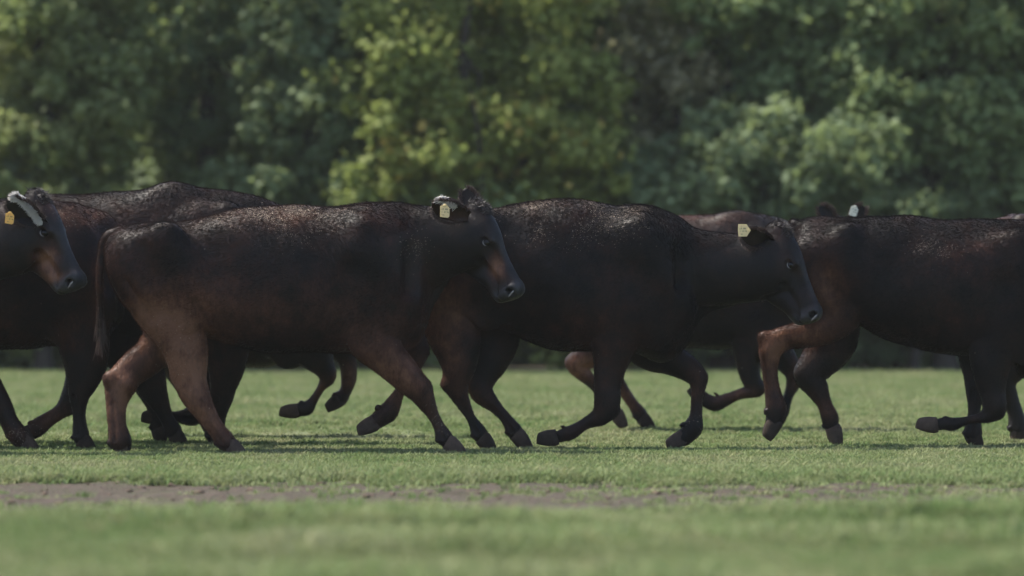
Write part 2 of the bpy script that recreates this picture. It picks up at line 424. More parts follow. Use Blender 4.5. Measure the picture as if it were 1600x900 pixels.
def cow(spec):
    """one animal; all its outlines are given in photo pixels at its own depth"""
    Yc = spec['Y']; sc = FPX / Yc; vox = spec.get('vox', .009)
    root = bpy.data.objects.new('cow', None); COL.objects.link(root)
    xs = [t[0] for t in spec['trunk']]; base = W((xs[0] + xs[-1]) / 2, 0, Yc); base[2] = 0
    root.location = base; root.empty_display_size = .2
    tag(root, spec['label'], 'cow', 'black cattle running across the pasture')
    loc = lambda px, py, dy=0: W(px, py, Yc + dy) - base        # local coordinates
    r_ = lambda r: r / sc
    lim = [spec['P'], spec['Q'], (xs[0], 0)] + [(l['toe'][0], 0) for l in spec['legs']]
    x0 = min(W(p[0], 0, Yc)[0] for p in lim + [spec.get('tail', [(9e9, 0)])[-1][:2]]) - base[0] - .22; x1 = max(W(p[0], 0, Yc)[0] for p in lim) - base[0] + .18
    F = Field((x0, -.52, -.04), (x1, .52, spec.get('ztop', 1.62)), vox)
    F.inset = .006
    st = []
    for t in spec['trunk']:
        a = loc(t[0], t[1]); b = loc(t[0], t[2]); st.append((a[0], a[2], b[2], t[3]))
    F.trunk(st, 0)
    # back bone, hip bones, rump
    for (px, py, r, s_, lat_) in spec.get('lumps', []):
        for sg in (1, -1):
            c = loc(px, py); c[1] = lat_ * sg; F.seg(c, c + np.array([1e-3, 0, 0]), r_(r), r_(r), s_, s_, k=.07)
            if lat_ == 0: break
    # muscles and hollows common to all, given on the middle-left animal and carried over
    kx = (xs[-3] - xs[0]) / (630. - 163.); dyy = spec['trunk'][len(xs) // 2][1] - 317
    mp = lambda px, py, lat_: (lambda c: np.array([c[0], lat_, c[2]]))(loc(xs[0] + (px - 163) * kx, py + dyy))
    for sg in (1, -1):
        for (ax_, ay, bx, by, r0, r1, s_, la, lb, k) in (
                (572, 356, 618, 445, 11, 15, .8, .172, .198, .07),      # spine of the shoulder blade
                (555, 455, 592, 522, 36, 30, .42, .185, .175, .035),     # triceps
                (612, 440, 618, 485, 30, 26, .5, .150, .135, .07),      # point of the shoulder
                (255, 380, 205, 408, 15, 15, .55, .175, .130, .07),      # hip to pin bone
                (262, 385, 292, 500, 34, 28, .35, .205, .190, .05),      # front edge of the thigh
                ):
            if ax_ == 262 and (spec.get('slim') or spec.get('lean')): continue
            F.seg(mp(ax_, ay, la * sg), mp(bx, by, lb * sg), r_(r0), r_(r1), s_, s_, k=k)
        for (ax_, ay, bx, by, r0, la, k) in ((300, 366, 332, 382, .050, .315, .10), (548, 420, 535, 505, .022, .290, .09), (648, 395, 640, 450, .020, .205, .08), (222, 392, 245, 430, .02, .225, .08)):
            if spec.get('slim'): continue
            F.seg(mp(ax_, ay, la * sg), mp(bx, by, la * sg), r0 * spec.get('hol', 1), r0 * .8 * spec.get('hol', 1), k=k, sub=True)
    if not spec.get('slim'): F.seg(mp(640, 490, 0), mp(606, 548, 0), r_(26), r_(22), 1.3, 1.6, k=.06)      # brisket
    if 'dewlap' in spec: F.chain([(*loc(px, py), r_(r), s_) for px, py, r, s_ in spec['dewlap']], k=.05, kin=.01)
    # neck
    nk = []
    hy = spec.get('headY', 0.)
    N = spec['neck']
    for i, (px, py, r, s_) in enumerate(N):
        u = (i / (len(N) - 1)) ** 1.5; c = loc(px, py, hy * u); nk.append((*c, r_(r), s_))
    F.chain(nk, k=.05, kin=.009)
    # legs
    for lg in spec['legs']:
        sg = -1 if lg['near'] else 1
        y_top, y_foot = sg * lg.get('yt', .13), sg * lg.get('yf', .13)
        nd = lg['nodes']; pts = []
        for i, (px, py, r, s_) in enumerate(nd):
            u = min(1, i / max(1, len(nd) - 3)); dy = y_top * (1 - u) + y_foot * u; c = loc(px, py, dy)
            pts.append([*c, r_(r), s_])
        toe = loc(*lg['toe'], y_foot)
        for i, p in enumerate(pts):                              # bony lower legs: thin canes between wide joints
            rp = nd[i][2]
            if i >= len(pts) - 2: p[3] += r_(.3)
            elif rp < 14.6: p[3] -= r_(.9)
            elif rp < 19 and 3 < i < len(pts) - 2: p[3] -= r_(.6)
        if lg.get('plant'):                                   # standing on the grass: shift the lowest part so that the sole is on z = 0
            dz = .006 - toe[2]; toe[2] += dz
            n = len(pts)
            for i in range(n):
                wgt = max(0, 1 - (n - 1 - i) / 4); pts[i][2] += dz * wgt
        e0 = np.array(pts[-1][:3]); gap = np.linalg.norm(toe - e0)
        if gap > .122:
            e1 = toe - (toe - e0) / gap * .108; pts.append([*e1, max(pts[-1][3] * .94, .040), .95])
        F.chain([tuple(p) for p in pts], k=.04 if len(nd) > 4 else .03, div=4)
        # hock point / knee cap, dew claws
        for (px, py, r) in lg.get('bumps', []):
            c = loc(px, py, y_foot); F.seg(c, c + [0, 1e-3, 0], r_(r * .92), r_(r * .92), .8, .8, k=.035)
        e = np.array(pts[-1][:3]); f = np.array(pts[len(nd) - 2][:3]); ax = toe - e
        back = np.array(lg.get('back', (-1., 0, -.15)), float)
        if not lg.get('plant'):
            a2 = ax / np.linalg.norm(ax); back = np.array([a2[2], 0, -a2[0]])      # sole side: behind/below
            if lg.get('flip'): back = -back
        for s2 in (1, -1):
            c = f + (e - f) * .35 + back / np.linalg.norm(back) * pts[len(nd) - 2][3] * .95 + np.array([0, s2 * .022, 0])
            F.seg(c, c + ax / np.linalg.norm(ax) * .018, .016, .013, k=.015)
        lg['_h'] = (e, toe, back, pts[-1][3])
        # tendon groove down the cannon
        if len(pts) > 5:
            g0 = np.array(pts[-4][:3]); g1 = f
            n_ = np.cross(g1 - g0, [0, 1., 0]); n_ /= np.linalg.norm(n_)
            if n_[0] > 0: n_ = -n_
            for s2 in (-1, 1):
                off = n_ * pts[-3][3] * .35 + np.array([0, s2 * pts[-3][3] * 1.02, 0])
                F.seg(g0 + off, g1 + off, .006, .005, k=.012, sub=True)
    # tail
    if 'tail' in spec:
        tl = [(*loc(px, py, yy), r_(r), 1.) for (px, py, r, yy) in spec['tail']]
        F.chain(tl, k=.03, div=4)
    for (ax_, ay, bx, by, r0, la, lb) in spec.get('ridges', []):
        for sg in (1, -1):
            a = loc(ax_, ay); b = loc(bx, by); a[1] = la * sg; b[1] = lb * sg; F.seg(a, (a + b) / 2 + np.array([.006, 0, 0]), r_(r0 * .6), r_(r0), .55, .7, k=.022); F.seg((a + b) / 2 + np.array([.006, 0, 0]), b, r_(r0), r_(r0 * .5), .7, .55, k=.022)
    # carved folds: (px,py)->(px,py) radius, on both flanks
    for (ax_, ay, bx, by, r, wl, k) in spec.get('folds', []):
        for sg in (1, -1):
            a = loc(ax_, ay); b = loc(bx, by); a[1] = b[1] = sg * wl
            F.seg(a, b, r * .55, r * .4, k=k * 1.3, sub=True)
    P = loc(*spec['P'], hy); Q = loc(*spec['Q'], hy)
    hp, (hu, hv, hw, HL) = build_head(F, P, Q, spec.get('yaw', 0))
    co, qd = F.mesh()
    # body-scale unevenness: muscle, ribs
    nrm_me = mesh_np('tmp', co, qd); nn = np.zeros(len(co) * 3, np.float32); nrm_me.vertices.foreach_get('normal', nn); nn = nn.reshape(-1, 3)
    bpy.data.meshes.remove(nrm_me)
    if np.mean(np.einsum('ij,ij->i', nn, co - co.mean(0))) < 0: qd = qd[:, ::-1]; nn = -nn
    pxl = (co[:, 0] + base[0]) / Yc * FPX + CX; pyl = CY + (CAMH - co[:, 2]) / Yc * FPX
    disp = .0065 * sines(co, 11, spec['seed']) + .0042 * sines(co * np.array([1, 1, .6]), 24, spec['seed'] + 5) + .0008 * sines(co, 50, spec['seed'] + 1)
    if spec.get('slim'): disp *= .5
    if 'ribs' in spec:
        rx0, rx1 = spec['ribs']; wt = np.clip(1 - np.abs((pxl - (rx0 + rx1) / 2) / ((rx1 - rx0) / 2)) ** 4, 0, 1) * np.clip((pyl - 370) / 40, 0, 1) * np.clip((520 - pyl) / 40, 0, 1)
        disp += .0018 * wt * np.sin((pxl + (pyl - 400) * .25) / 17 * 2 * math.pi / 1.35)
    dl = np.linalg.norm(co - P, axis=1); disp *= np.clip((dl - .05) / .5, .25, 1)
    # thick short hair breaks the outline slightly
    disp += .0005 * RNG.normal(size=len(co))
    co = co + nn * disp[:, None]
    # colours that belong to the hide
    coatv = np.full(len(co), spec.get('base', .12)) + .035 + .10 * sines(co, 5, spec['seed'] + 3) + .055 * sines(co, 14, spec['seed'] + 4) + .06 * np.clip((470 - np.abs(pyl - 470) * 2.6) / 470, 0, 1)
    for (px, py, rx, ry, a) in spec.get('brown', []):
        coatv += a * np.exp(-(((pxl - px) / rx) ** 2 + ((pyl - py) / ry) ** 2) * 1.2)
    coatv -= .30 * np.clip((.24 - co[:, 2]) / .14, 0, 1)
    dustv = np.zeros(len(co))
    for (px, py, rx, ry, a) in spec.get('dust', []):
        dustv += a * np.exp(-(((pxl - px) / rx) ** 2 + ((pyl - py) / ry) ** 2) * 1.2)
    dustv *= np.clip(.75 + .5 * sines(co, 30, spec['seed'] + 9), 0, 1.3)
    rel = (co - P) @ np.stack([hu, hv, hw], 1) / HL
    skin = np.clip((rel[:, 0] - .86) / .08, 0, 1) * (dl < HL * 1.5)
    bridge_sheen = np.exp(-((rel[:, 0] - .62) / .30) ** 2) * np.clip((.10 - rel[:, 1]) / .06, 0, 1) * (dl < HL * 1.3)  # sky sheen down the nose, painted in as grey skin tone
    skin = np.maximum(skin * .9, bridge_sheen * .75)
    # ears become part of the same skin mesh
    V = [co]; Qs = [qd]; off = len(co); ear_pts = []
    for e in spec['ears']:
        b = hp(.09, .24, .19 * e['side']) if 'base' not in e else loc(*e['base'])
        c2, q2 = ear_mesh(b, e['d'], e['face'], e.get('L', .19), e.get('W', .062))
        V.append(c2); Qs.append(q2 + off); off += len(c2); ear_pts.append((b, e))
        coatv = np.concatenate([coatv, np.full(len(c2), e.get('coat', .15))]); dustv = np.concatenate([dustv, np.zeros(len(c2))]); skin = np.concatenate([skin, np.zeros(len(c2))])
    me = mesh_np('body', np.concatenate(V), np.concatenate(Qs))
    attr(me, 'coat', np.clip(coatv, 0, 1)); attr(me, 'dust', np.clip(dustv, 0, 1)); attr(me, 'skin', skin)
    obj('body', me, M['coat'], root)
    if spec.get('hair', 0):
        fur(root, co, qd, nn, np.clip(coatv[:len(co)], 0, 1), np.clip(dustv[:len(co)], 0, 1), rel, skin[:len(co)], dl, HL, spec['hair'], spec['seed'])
    # eyes and lids
    for sg in (1, -1):
        c = hp(.405, .137, .147 * sg); bm = bmesh.new(); bmesh.ops.create_uvsphere(bm, u_segments=20, v_segments=14, radius=.0385 * HL)
        em = bpy.data.meshes.new('eye'); bm.to_mesh(em); bm.free(); em.polygons.foreach_set('use_smooth', [True] * len(em.polygons))
        eo = obj('eye', em, M['eye'], root, c)
        lids = []
        for (rr, v0, dirn) in ((.036, -.2, 1), (.034, .2, -1)):
            cc = []
            for i in range(9):
                a = math.pi * i / 8
                p = hw * sg * (.178 + .008 * math.sin(a)) + hu * (.405 - math.cos(a) * .036) + hv * (.135 - dirn * .027 * math.sin(a))
                cc.append(P + p * HL)
            lids.append(cc)
        cur = []; fq = []
        for li, cc in enumerate(lids[1:]):                      # pale wet rim of the lower lid
            for i, p in enumerate(cc):
                rr = .0028 * math.sin(math.pi * (i + .6) / 9.2) + .0008
                for j in range(6): cur.append(p + (hv * math.cos(j * 1.047) + hw * math.sin(j * 1.047)) * rr)
            for i in range(8):
                for j in range(6): k = li * 54 + i * 6; fq.append((k + j, k + (j + 1) % 6, k + 6 + (j + 1) % 6, k + 6 + j))
        obj('eyelid', mesh_np('eyelid', np.array(cur), np.array(fq)), M['lid'], root)
    for sg in (1, -1):                                      # wet highlight on the nostril edges, painted as pale arcs
        cur = []; fq = []
        for i in range(11):
            t = (-.15 + 1.1 * i / 10) * math.pi; p = hp(1.022 - .020 * math.cos(t * .9), .120 - .042 * math.cos(t), (.140 + .012 * math.sin(t)) * sg); rr = .0038 * math.sin(math.pi * (i + .5) / 11) + .0006
            for j in range(6): cur.append(p + (hv * math.cos(j * 1.047) + hu * math.sin(j * 1.047)) * rr)
        for i in range(10):
            for j in range(6): k = i * 6; fq.append((k + j, k + (j + 1) % 6, k + 6 + (j + 1) % 6, k + 6 + j))
        obj('nostril_highlight', mesh_np('nostril_highlight', np.array(cur), np.array(fq)), M['lid'], root)
    # hair around the ears; sunlight on the upper edge put in as pale strands
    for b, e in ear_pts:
        if not (e.get('sunlit_strands') or spec['hair'] > 60000): continue
        r = np.random.default_rng(77); d = np.array(e['d'], float); d /= np.linalg.norm(d); n = e.get('sunlit_strands', 0)
        fc = np.array(e['face'], float); fc -= d * (fc @ d); fc /= np.linalg.norm(fc); sdv = np.cross(d, fc); m = 700
        tt = r.uniform(.12, .98, m); sgn = np.where(r.random(m) < .5, -1, 1.); wd = np.array([e['W'] * .93 * (.40 + .60 * math.sin(min(1, u * 1.55) * math.pi / 2)) * (1 - max(0, (u - .45) / .55) ** 2.3) ** .62 for u in np.minimum(tt, .97)])
        rt = b + d * (tt * e['L'] - .02)[:, None] + sdv * (wd * sgn)[:, None] + fc * (-.10 * e['L'] * tt * tt + wd * .25)[:, None] + r.normal(size=(m, 3)) * .003
        obj('ear_hair', strands('ear_hair', rt, sdv * sgn[:, None] * .5 + d * .7 + fc * .3 + r.normal(size=(m, 3)) * .35, .028, .0014, .3, 13, 4), M['brown_hair'], root)
        if not n: continue
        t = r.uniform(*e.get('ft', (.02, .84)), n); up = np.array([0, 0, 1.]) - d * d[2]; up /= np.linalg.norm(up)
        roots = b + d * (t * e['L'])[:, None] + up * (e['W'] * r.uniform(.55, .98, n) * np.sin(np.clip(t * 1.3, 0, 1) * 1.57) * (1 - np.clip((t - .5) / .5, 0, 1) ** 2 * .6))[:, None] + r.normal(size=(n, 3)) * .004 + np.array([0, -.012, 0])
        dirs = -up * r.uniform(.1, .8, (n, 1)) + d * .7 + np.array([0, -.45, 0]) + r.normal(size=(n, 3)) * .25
        obj('sunlit_ear_edge', strands('sunlit_ear_edge', roots, dirs, e.get('flen', .030), .0022, .3, 12, 4), M['sunlit_edge_hair'], root)
    # hooves
    for lg in spec['legs']:
        e, toe, back, rr = lg['_h']
        obj('hoof', hoof_mesh(e, toe, back, min(max(rr * 1.02, .036), .047)), M['dhoof' if lg.get('dark') else 'hoof'], root)
    # tail switch
    if 'tail' in spec:
        a = np.array(tl[-1][:3]); b = np.array(tl[-2][:3]); n = 220; r = np.random.default_rng(spec['seed'])
        d = (a - b) / np.linalg.norm(a - b)
        roots = a[None] - d[None] * r.random((n, 1)) * .12 + r.normal(size=(n, 3)) * .007
        obj('tail_tuft', strands('tail_tuft', roots, d[None] + r.normal(size=(n, 3)) * .07, .19, .0022, .10, 3), M['brown_hair' if spec.get('btail') else 'hair'], root)
    # forelock
    if spec.get('forelock', True):
        r = np.random.default_rng(spec['seed'] + 2); n = 340; al = r.uniform(-.10, .12, n); cc = r.uniform(-.11, .11, n)
        roots = np.array([hp(a, .03 + .045 * (abs(c) / .11) ** 2 + max(0, -a) * .9, c) for a, c in zip(al, cc)])
        dirs = np.array([-hv * r.uniform(.3, 1.0) + hu * r.uniform(-.3, 1.1) + r.normal(size=3) * .45 for _ in range(n)])
        obj('forelock', strands('forelock', roots, dirs, spec.get('flen', .032), .0024, .45, 8), M['hair'], root)
    # ear tags
    for b, e in ear_pts:
        if 'tag' not in e: continue
        kind, mat_, tx, ty, roll, yaw_, off_y, tsc = e['tag']
        t = obj('ear_tag', tag_mesh(kind), M[mat_], root); t.location = loc(tx, ty, off_y); t.rotation_euler = (math.radians(e.get('tilt', -8)), math.radians(roll), math.radians(yaw_)); t.scale = (tsc,) * 3
        t['label'] = spec['tag_label']
    return root

def fur(root, co, qd, nn, coat, dust, rel, skin, dl, HL, n, seed):
    """short coat: every hair a curve lying back along the hide"""
    r = np.random.default_rng(seed); a, b, c = co[qd[:, 0]], co[qd[:, 1]], co[qd[:, 2]]
    ar = np.linalg.norm(np.cross(b - a, c - a), axis=1)
    fn = nn[qd[:, 0]]; w_ = ar * np.where(fn[:, 1] > .35, .22, 1.0)
    sk = np.maximum(skin[qd[:, 0]], 0); w_ *= np.clip(1 - sk * 1.2, 0, 1)
    re = rel[qd[:, 0]]; eye = (np.abs(re[:, 0] - .405) < .045) & (np.abs(re[:, 1] - .135) < .042) & (dl[qd[:, 0]] < HL); w_[eye] = 0
    fi = r.choice(len(qd), n, p=w_ / w_.sum()); u = r.random((n, 1)); v = r.random((n, 1)); q = qd[fi]
    P = (co[q[:, 0]] * (1 - u) + co[q[:, 1]] * u) * (1 - v) + (co[q[:, 3]] * (1 - u) + co[q[:, 2]] * u) * v
    N = nn[q[:, 0]]; z = P[:, 2]; low = np.clip((.62 - z) / .15, 0, 1)
    onhead = (dl[q[:, 0]] < HL * 1.25) & (rel[q[:, 0], 0] > -.05)
    F_ = np.stack([-.85 * (1 - low) - .10, np.zeros(n), -.45 - low], 1)
    sw = sines(P, 9, seed + 40)[:, None]; F_ += np.stack([.25 * sw[:, 0], 0 * sw[:, 0], .35 * sw[:, 0]], 1)
    F_ -= N * np.einsum('ij,ij->i', F_, N)[:, None]; F_ /= np.linalg.norm(F_, axis=1)[:, None] + 1e-6
    F_ = F_ + r.normal(size=(n, 3)) * .22
    L = np.where(onhead, .011, np.where(low > .5, .012, .020)) * r.uniform(.6, 1.25, n)
    dsel = r.random(n) < dust[q[:, 0]] ** 1.4 * .22; L = np.where(dsel, .0045, L)
    L = L[:, None]; rise = r.uniform(.12, .42, (n, 1))
    p0 = P - N * .001; p1 = p0 + (F_ * .8 + N * rise * 1.2) * L * .5; p2 = p1 + (F_ + N * rise * .1) * L * .55
    cu = bpy.data.hair_curves.new('coat_hair'); cu.add_curves([3] * n)
    cu.attributes['position'].data.foreach_set('vector', np.stack([p0, p1, p2], 1).astype(np.float32).ravel())
    ra = cu.attributes.get('radius') or cu.attributes.new('radius', 'FLOAT', 'POINT')
    R0 = np.where(dsel, .0009, np.where(onhead, .0004, .00055)); ra.data.foreach_set('value', np.stack([R0, R0 * .8, R0 * .12], 1).astype(np.float32).ravel())
    dq = dust[q[:, 0]]; pick = dsel; dust_h = pick.astype(float)
    for nm, vals in (('coat', coat), ('skin', skin)):
        at = cu.attributes.new(nm, 'FLOAT', 'CURVE'); vv = vals[q[:, 0]] + (r.normal(size=n) * .06 if nm == 'coat' else 0)
        at.data.foreach_set('value', np.clip(vv, 0, 1).astype(np.float32))
    at = cu.attributes.new('dust', 'FLOAT', 'CURVE'); at.data.foreach_set('value', dust_h.astype(np.float32))
    cu.materials.append(M['fur'])
    o = bpy.data.objects.new('coat_hair', cu); COL.objects.link(o); o.parent = root; tag(o, kind='stuff')

def leg(near, nodes, toe, plant=False, bumps=(), dark=False, flip=False, **k):
    return dict(near=near, nodes=nodes, toe=toe, plant=plant, bumps=bumps, dark=dark, flip=flip, **k)

COWS = {}
# --- middle-left cow in front, head over the next one's rump
COWS['B'] = dict(dewlap=[(640, 520, 24, .5), (655, 480, 24, .35), (678, 448, 18, .3), (700, 430, 12, .3)], hair=190000, Y=20.15, seed=3, vox=.0075, yaw=math.radians(24), headY=-.10,
    label='dark cow in front with long dusty back, reddish hind legs and pale ear tag',
    tag_label='pale yellow ear tag with worn print', base=.10, btail=True,
    trunk=[(166, 382, 402, .03), (173, 368, 425, .10), (192, 355, 452, .17), (225, 349, 495, .215), (270, 345, 508, .228), (320, 338, 526, .245), (370, 328, 541, .262), (430, 318, 552, .275), (490, 315, 553, .27), (540, 315, 556, .255), (590, 317, 550, .225), (630, 322, 530, .19), (660, 332, 500, .14), (680, 355, 450, .05)],
    lumps=[(258, 374, 17, .8, .140), (198, 384, 15, .8, .085), (585, 400, 62, .42, .165), (605, 470, 48, .5, .15), (560, 366, 36, .4, .10), (228, 430, 44, .5, .135)],
    neck=[(590, 400, 84, .62), (640, 392, 72, .56), (680, 382, 60, .60), (712, 378, 52, .62), (735, 376, 46, .62)],
    P=(762, 317), Q=(820, 449),
    legs=[leg(True, [(240, 420, 60, .45), (262, 478, 53, .48), (284, 525, 41, .58), (292, 562, 33, .70), (296, 592, 26, .78), (303, 612, 23, .82), (322, 645, 16.5, .9), (340, 672, 15.5, .95), (351, 687, 17.5, .95), (360, 697, 15, .95)], (384, 709), True, [(279, 588, 13)], yt=.125, yf=.13),
          leg(False, [(242, 440, 56, .45), (268, 510, 46, .5), (243, 552, 32, .65), (205, 580, 27, .75), (190, 603, 25, .78), (183, 630, 18, .9), (183, 662, 14.5, .95), (187, 686, 16.5, .95), (189, 695, 14, .95)], (198, 707), True, [(172, 592, 12), (200, 600, 15)], yt=.12, yf=.02),
          leg(True, [(580, 470, 55, .42), (578, 520, 44, .52), (600, 553, 35, .68), (628, 582, 28, .78), (652, 606, 23, .86), (663, 622, 19, .9), (677, 648, 13, .95), (688, 668, 13, .95), (695, 682, 16, .95), (701, 692, 14, .95)], (729, 709), True, [(664, 604, 12)], yt=.16, yf=.13),
          leg(False, [(600, 480, 50, .45), (620, 510, 36, .6), (642, 532, 26, .8), (652, 548, 19, .9), (642, 578, 14, .92), (624, 612, 12.5, .95), (609, 640, 15.5, .95), (596, 652, 14, .95)], (560, 679), False, [(660, 548, 9)], dark=False, yt=.15, yf=.12)],
    tail=[(186, 364, 11, 0), (170, 370, 9, 0), (160, 390, 6.5, 0), (156, 430, 5, -.02), (156, 475, 4, -.03), (157, 510, 3.5, -.03)],
    folds=[(312, 480, 330, 545, .012, .24, .05), (240, 500, 205, 440, .008, .20, .03)],
    ribs=(340, 530),
    brown=[(298, 590, 60, 95, .85), (580, 400, 60, 70, -.10), (400, 548, 150, 16, -.12), (345, 670, 50, 50, .75), (250, 530, 45, 60, .45), (185, 625, 40, 90, .85), (300, 480, 130, 60, .22), (430, 470, 170, 60, .15), (200, 400, 60, 60, .12), (600, 560, 60, 50, .40), (650, 620, 70, 70, .34), (775, 418, 17, 24, .85), (758, 330, 14, 26, .35), (440, 345, 90, 22, .25), (690, 680, 30, 40, .2), (225, 500, 30, 60, .3)],
    dust=[(450, 328, 75, 22, .95), (340, 340, 110, 14, .55), (520, 320, 50, 14, .5), (470, 350, 40, 30, .35), (270, 540, 40, 40, .10), (650, 390, 25, 20, .25), (690, 660, 20, 40, .22)],
    ears=[dict(side=1, base=(729, 336, -.20), d=(-.86, -.38, .22), face=(.1, -.80, -.55), L=.225, W=.072, sunlit_strands=380, ft=(.30, .80), tag=('plain', 'tag_pale', 695, 330, 4, 12, -.36, .96), coat=.3),
          dict(side=-1, d=(-.42, .10, .85), face=(-.1, -1.0, .10), L=.215, W=.052, coat=.22)])
# --- middle-right cow
COWS['C'] = dict(dewlap=[(1035, 530, 34, .5), (1062, 498, 30, .35), (1098, 474, 22, .3), (1150, 466, 14, .3)], hol=.6, hair=190000, Y=20.62, seed=8, vox=.0075, yaw=math.radians(14), headY=-.06,
    label='black cow with lowered head, both hind feet down and both forelegs folded in the air',
    tag_label='cream ear tag shaped like a small house', base=.0,
    trunk=[(655, 400, 425, .03), (664, 372, 470, .11), (690, 350, 505, .18), (730, 333, 505, .215), (780, 319, 520, .240), (830, 313, 535, .260), (880, 311, 548, .275), (930, 315, 554, .27), (975, 322, 558, .255), (1015, 327, 558, .225), (1050, 338, 545, .19), (1080, 358, 515, .13), (1100, 390, 460, .05)],
    lumps=[(765, 346, 17, .8, .135), (1000, 400, 62, .42, .165), (1020, 470, 50, .5, .15), (985, 358, 34, .4, .08), (705, 450, 52, .5, .14)],
    neck=[(1010, 410, 84, .62), (1060, 418, 70, .56), (1110, 420, 60, .58), (1155, 420, 56, .58), (1200, 416, 52, .62)],
    P=(1234, 352), Q=(1289, 487),
    legs=[leg(True, [(705, 430, 55, .48), (703, 490, 50, .48), (712, 535, 40, .58), (716, 572, 29, .72), (711, 600, 24, .8), (720, 625, 18, .88), (736, 655, 14, .92), (748, 678, 16.5, .95), (754, 690, 14, .95)], (775, 708), True, [(694, 602, 11)], dark=True, yt=.13, yf=.14),
          leg(False, [(760, 470, 60, .45), (770, 525, 44, .5), (762, 565, 30, .65), (752, 592, 23, .78), (752, 612, 20, .85), (773, 636, 14.5, .92), (791, 657, 14, .92), (803, 676, 16, .95), (808, 687, 14, .95)], (832, 708), True, [(740, 600, 10)], yt=.12, yf=.06),
          leg(True, [(985, 470, 56, .42), (963, 525, 42, .52), (956, 562, 30, .68), (951, 598, 23.5, .78), (949, 628, 20, .86), (940, 648, 16, .9), (915, 662, 12.5, .95), (893, 675, 14.5, .95), (880, 680, 13.5, .95)], (838, 691), False, [(957, 640, 10)], dark=True, yt=.16, yf=.14),
          leg(False, [(990, 500, 50, .5), (1015, 545, 38, .6), (1048, 563, 27, .78), (1076, 578, 21, .85), (1091, 594, 17.5, .9), (1089, 625, 12, .95), (1087, 650, 12, .95), (1082, 668, 15, .95), (1073, 678, 13, .95)], (1043, 702), False, [(1098, 590, 9)], yt=.15, yf=.12)],
    tail=[(668, 362, 11, 0), (652, 375, 9, .05), (645, 405, 7, .12), (652, 440, 6, .16), (668, 480, 5, .18)],
    folds=[(745, 480, 775, 535, .012, .24, .05)],
    ribs=(800, 960),
    brown=[(700, 520, 55, 100, .72), (700, 460, 50, 50, .4), (720, 620, 40, 50, .25), (790, 650, 50, 40, .30), (860, 500, 120, 40, .16), (1085, 610, 30, 60, .45), (900, 680, 60, 30, .22), (940, 570, 40, 70, .12), (745, 560, 20, 40, -.3), (1215, 365, 16, 18, .4), (860, 320, 90, 25, .15)],
    dust=[(850, 322, 95, 18, .95), (940, 335, 60, 26, .55), (900, 355, 80, 25, .28), (995, 335, 20, 16, .5), (1090, 650, 16, 20, .3)],
    ears=[dict(side=1, d=(-.80, -.45, .22), face=(.1, -.8, -.5), L=.205, W=.066, tag=('house', 'tag_pale', 1161, 360, 0, 6, -.33, .94), coat=.1),
          dict(side=-1, d=(-.35, .85, .25), face=(.6, -.5, -.5), L=.17, W=.052, coat=.1)])
# --- right cow, head outside the picture
COWS['D'] = dict(lean=True, hol=.6, hair=200000, Y=21.0, seed=14, vox=.009, yaw=0,
    label='large black cow with rusty brown buttock running out at the right edge',
    base=.0, forelock=False,
    trunk=[(1226, 385, 410, .03), (1235, 360, 450, .11), (1258, 341, 490, .18), (1300, 335, 496, .215), (1350, 336, 512, .245), (1400, 338, 534, .265), (1460, 341, 553, .28), (1520, 341, 558, .27), (1580, 344, 560, .25), (1630, 350, 550, .21), (1670, 358, 520, .15), (1695, 385, 460, .05)],
    lumps=[(1318, 368, 17, .8, .14), (1590, 420, 62, .42, .165), (1275, 440, 52, .5, .14)],
    neck=[(1600, 428, 74, .62), (1660, 412, 66, .56), (1720, 396, 58, .60), (1760, 385, 50, .62)],
    P=(1785, 330), Q=(1865, 460),
    legs=[leg(True, [(1280, 420, 52, .48), (1310, 468, 46, .5), (1305, 500, 32, .62), (1265, 518, 25, .7), (1225, 530, 22, .75), (1207, 545, 21, .8), (1203, 575, 14.5, .9), (1207, 608, 13, .95), (1213, 637, 15.5, .95), (1212, 650, 14, .95)], (1202, 689), False, [(1193, 527, 11)], yt=.13, yf=.12, flip=False, dark=True),
          leg(False, [(1300, 470, 52, .5), (1305, 525, 40, .5), (1280, 560, 31, .65), (1265, 585, 24, .8), (1276, 608, 18, .88), (1288, 632, 14, .95), (1296, 652, 16, .95), (1299, 664, 14, .95)], (1314, 697), False, [(1254, 582, 11)], yt=.1, yf=.06),
          leg(True, [(1570, 490, 55, .42), (1553, 535, 42, .52), (1548, 575, 30, .68), (1549, 610, 23, .78), (1552, 634, 21, .86), (1540, 650, 16, .9), (1512, 657, 12.5, .95), (1490, 663, 14.5, .95), (1478, 662, 13.5, .95)], (1431, 667), False, [(1560, 645, 9)], yt=.16, yf=.14),
          leg(False, [(1550, 500, 50, .5), (1528, 545, 36, .6), (1524, 585, 24, .75), (1523, 612, 19, .85), (1521, 645, 12.5, .95), (1519, 675, 14, .95), (1519, 686, 13, .95)], (1535, 701), True, [], dark=True, yt=.15, yf=.10)],
    tail=[(1240, 352, 11, 0), (1228, 362, 9, .05), (1222, 395, 7, .12), (1228, 430, 6, .18), (1240, 470, 5, .2)],
    folds=[(1352, 480, 1385, 540, .012, .25, .05)],
    ribs=(1380, 1540),
    brown=[(1290, 450, 42, 60, .75), (1250, 520, 70, 30, .62), (1205, 545, 26, 26, .7), (1205, 600, 24, 50, .5), (1290, 640, 40, 26, .3), (1500, 655, 60, 20, .35), (1480, 395, 90, 30, .12), (1300, 350, 80, 25, .06)],
    dust=[(1450, 392, 30, 16, .42)],
    ears=[dict(side=1, d=(-.8, -.5, .1), face=(.3, -.3, -.9), L=.2, W=.062), dict(side=-1, d=(-.4, .8, .3), face=(.6, -.5, -.5), L=.19, W=.06)])
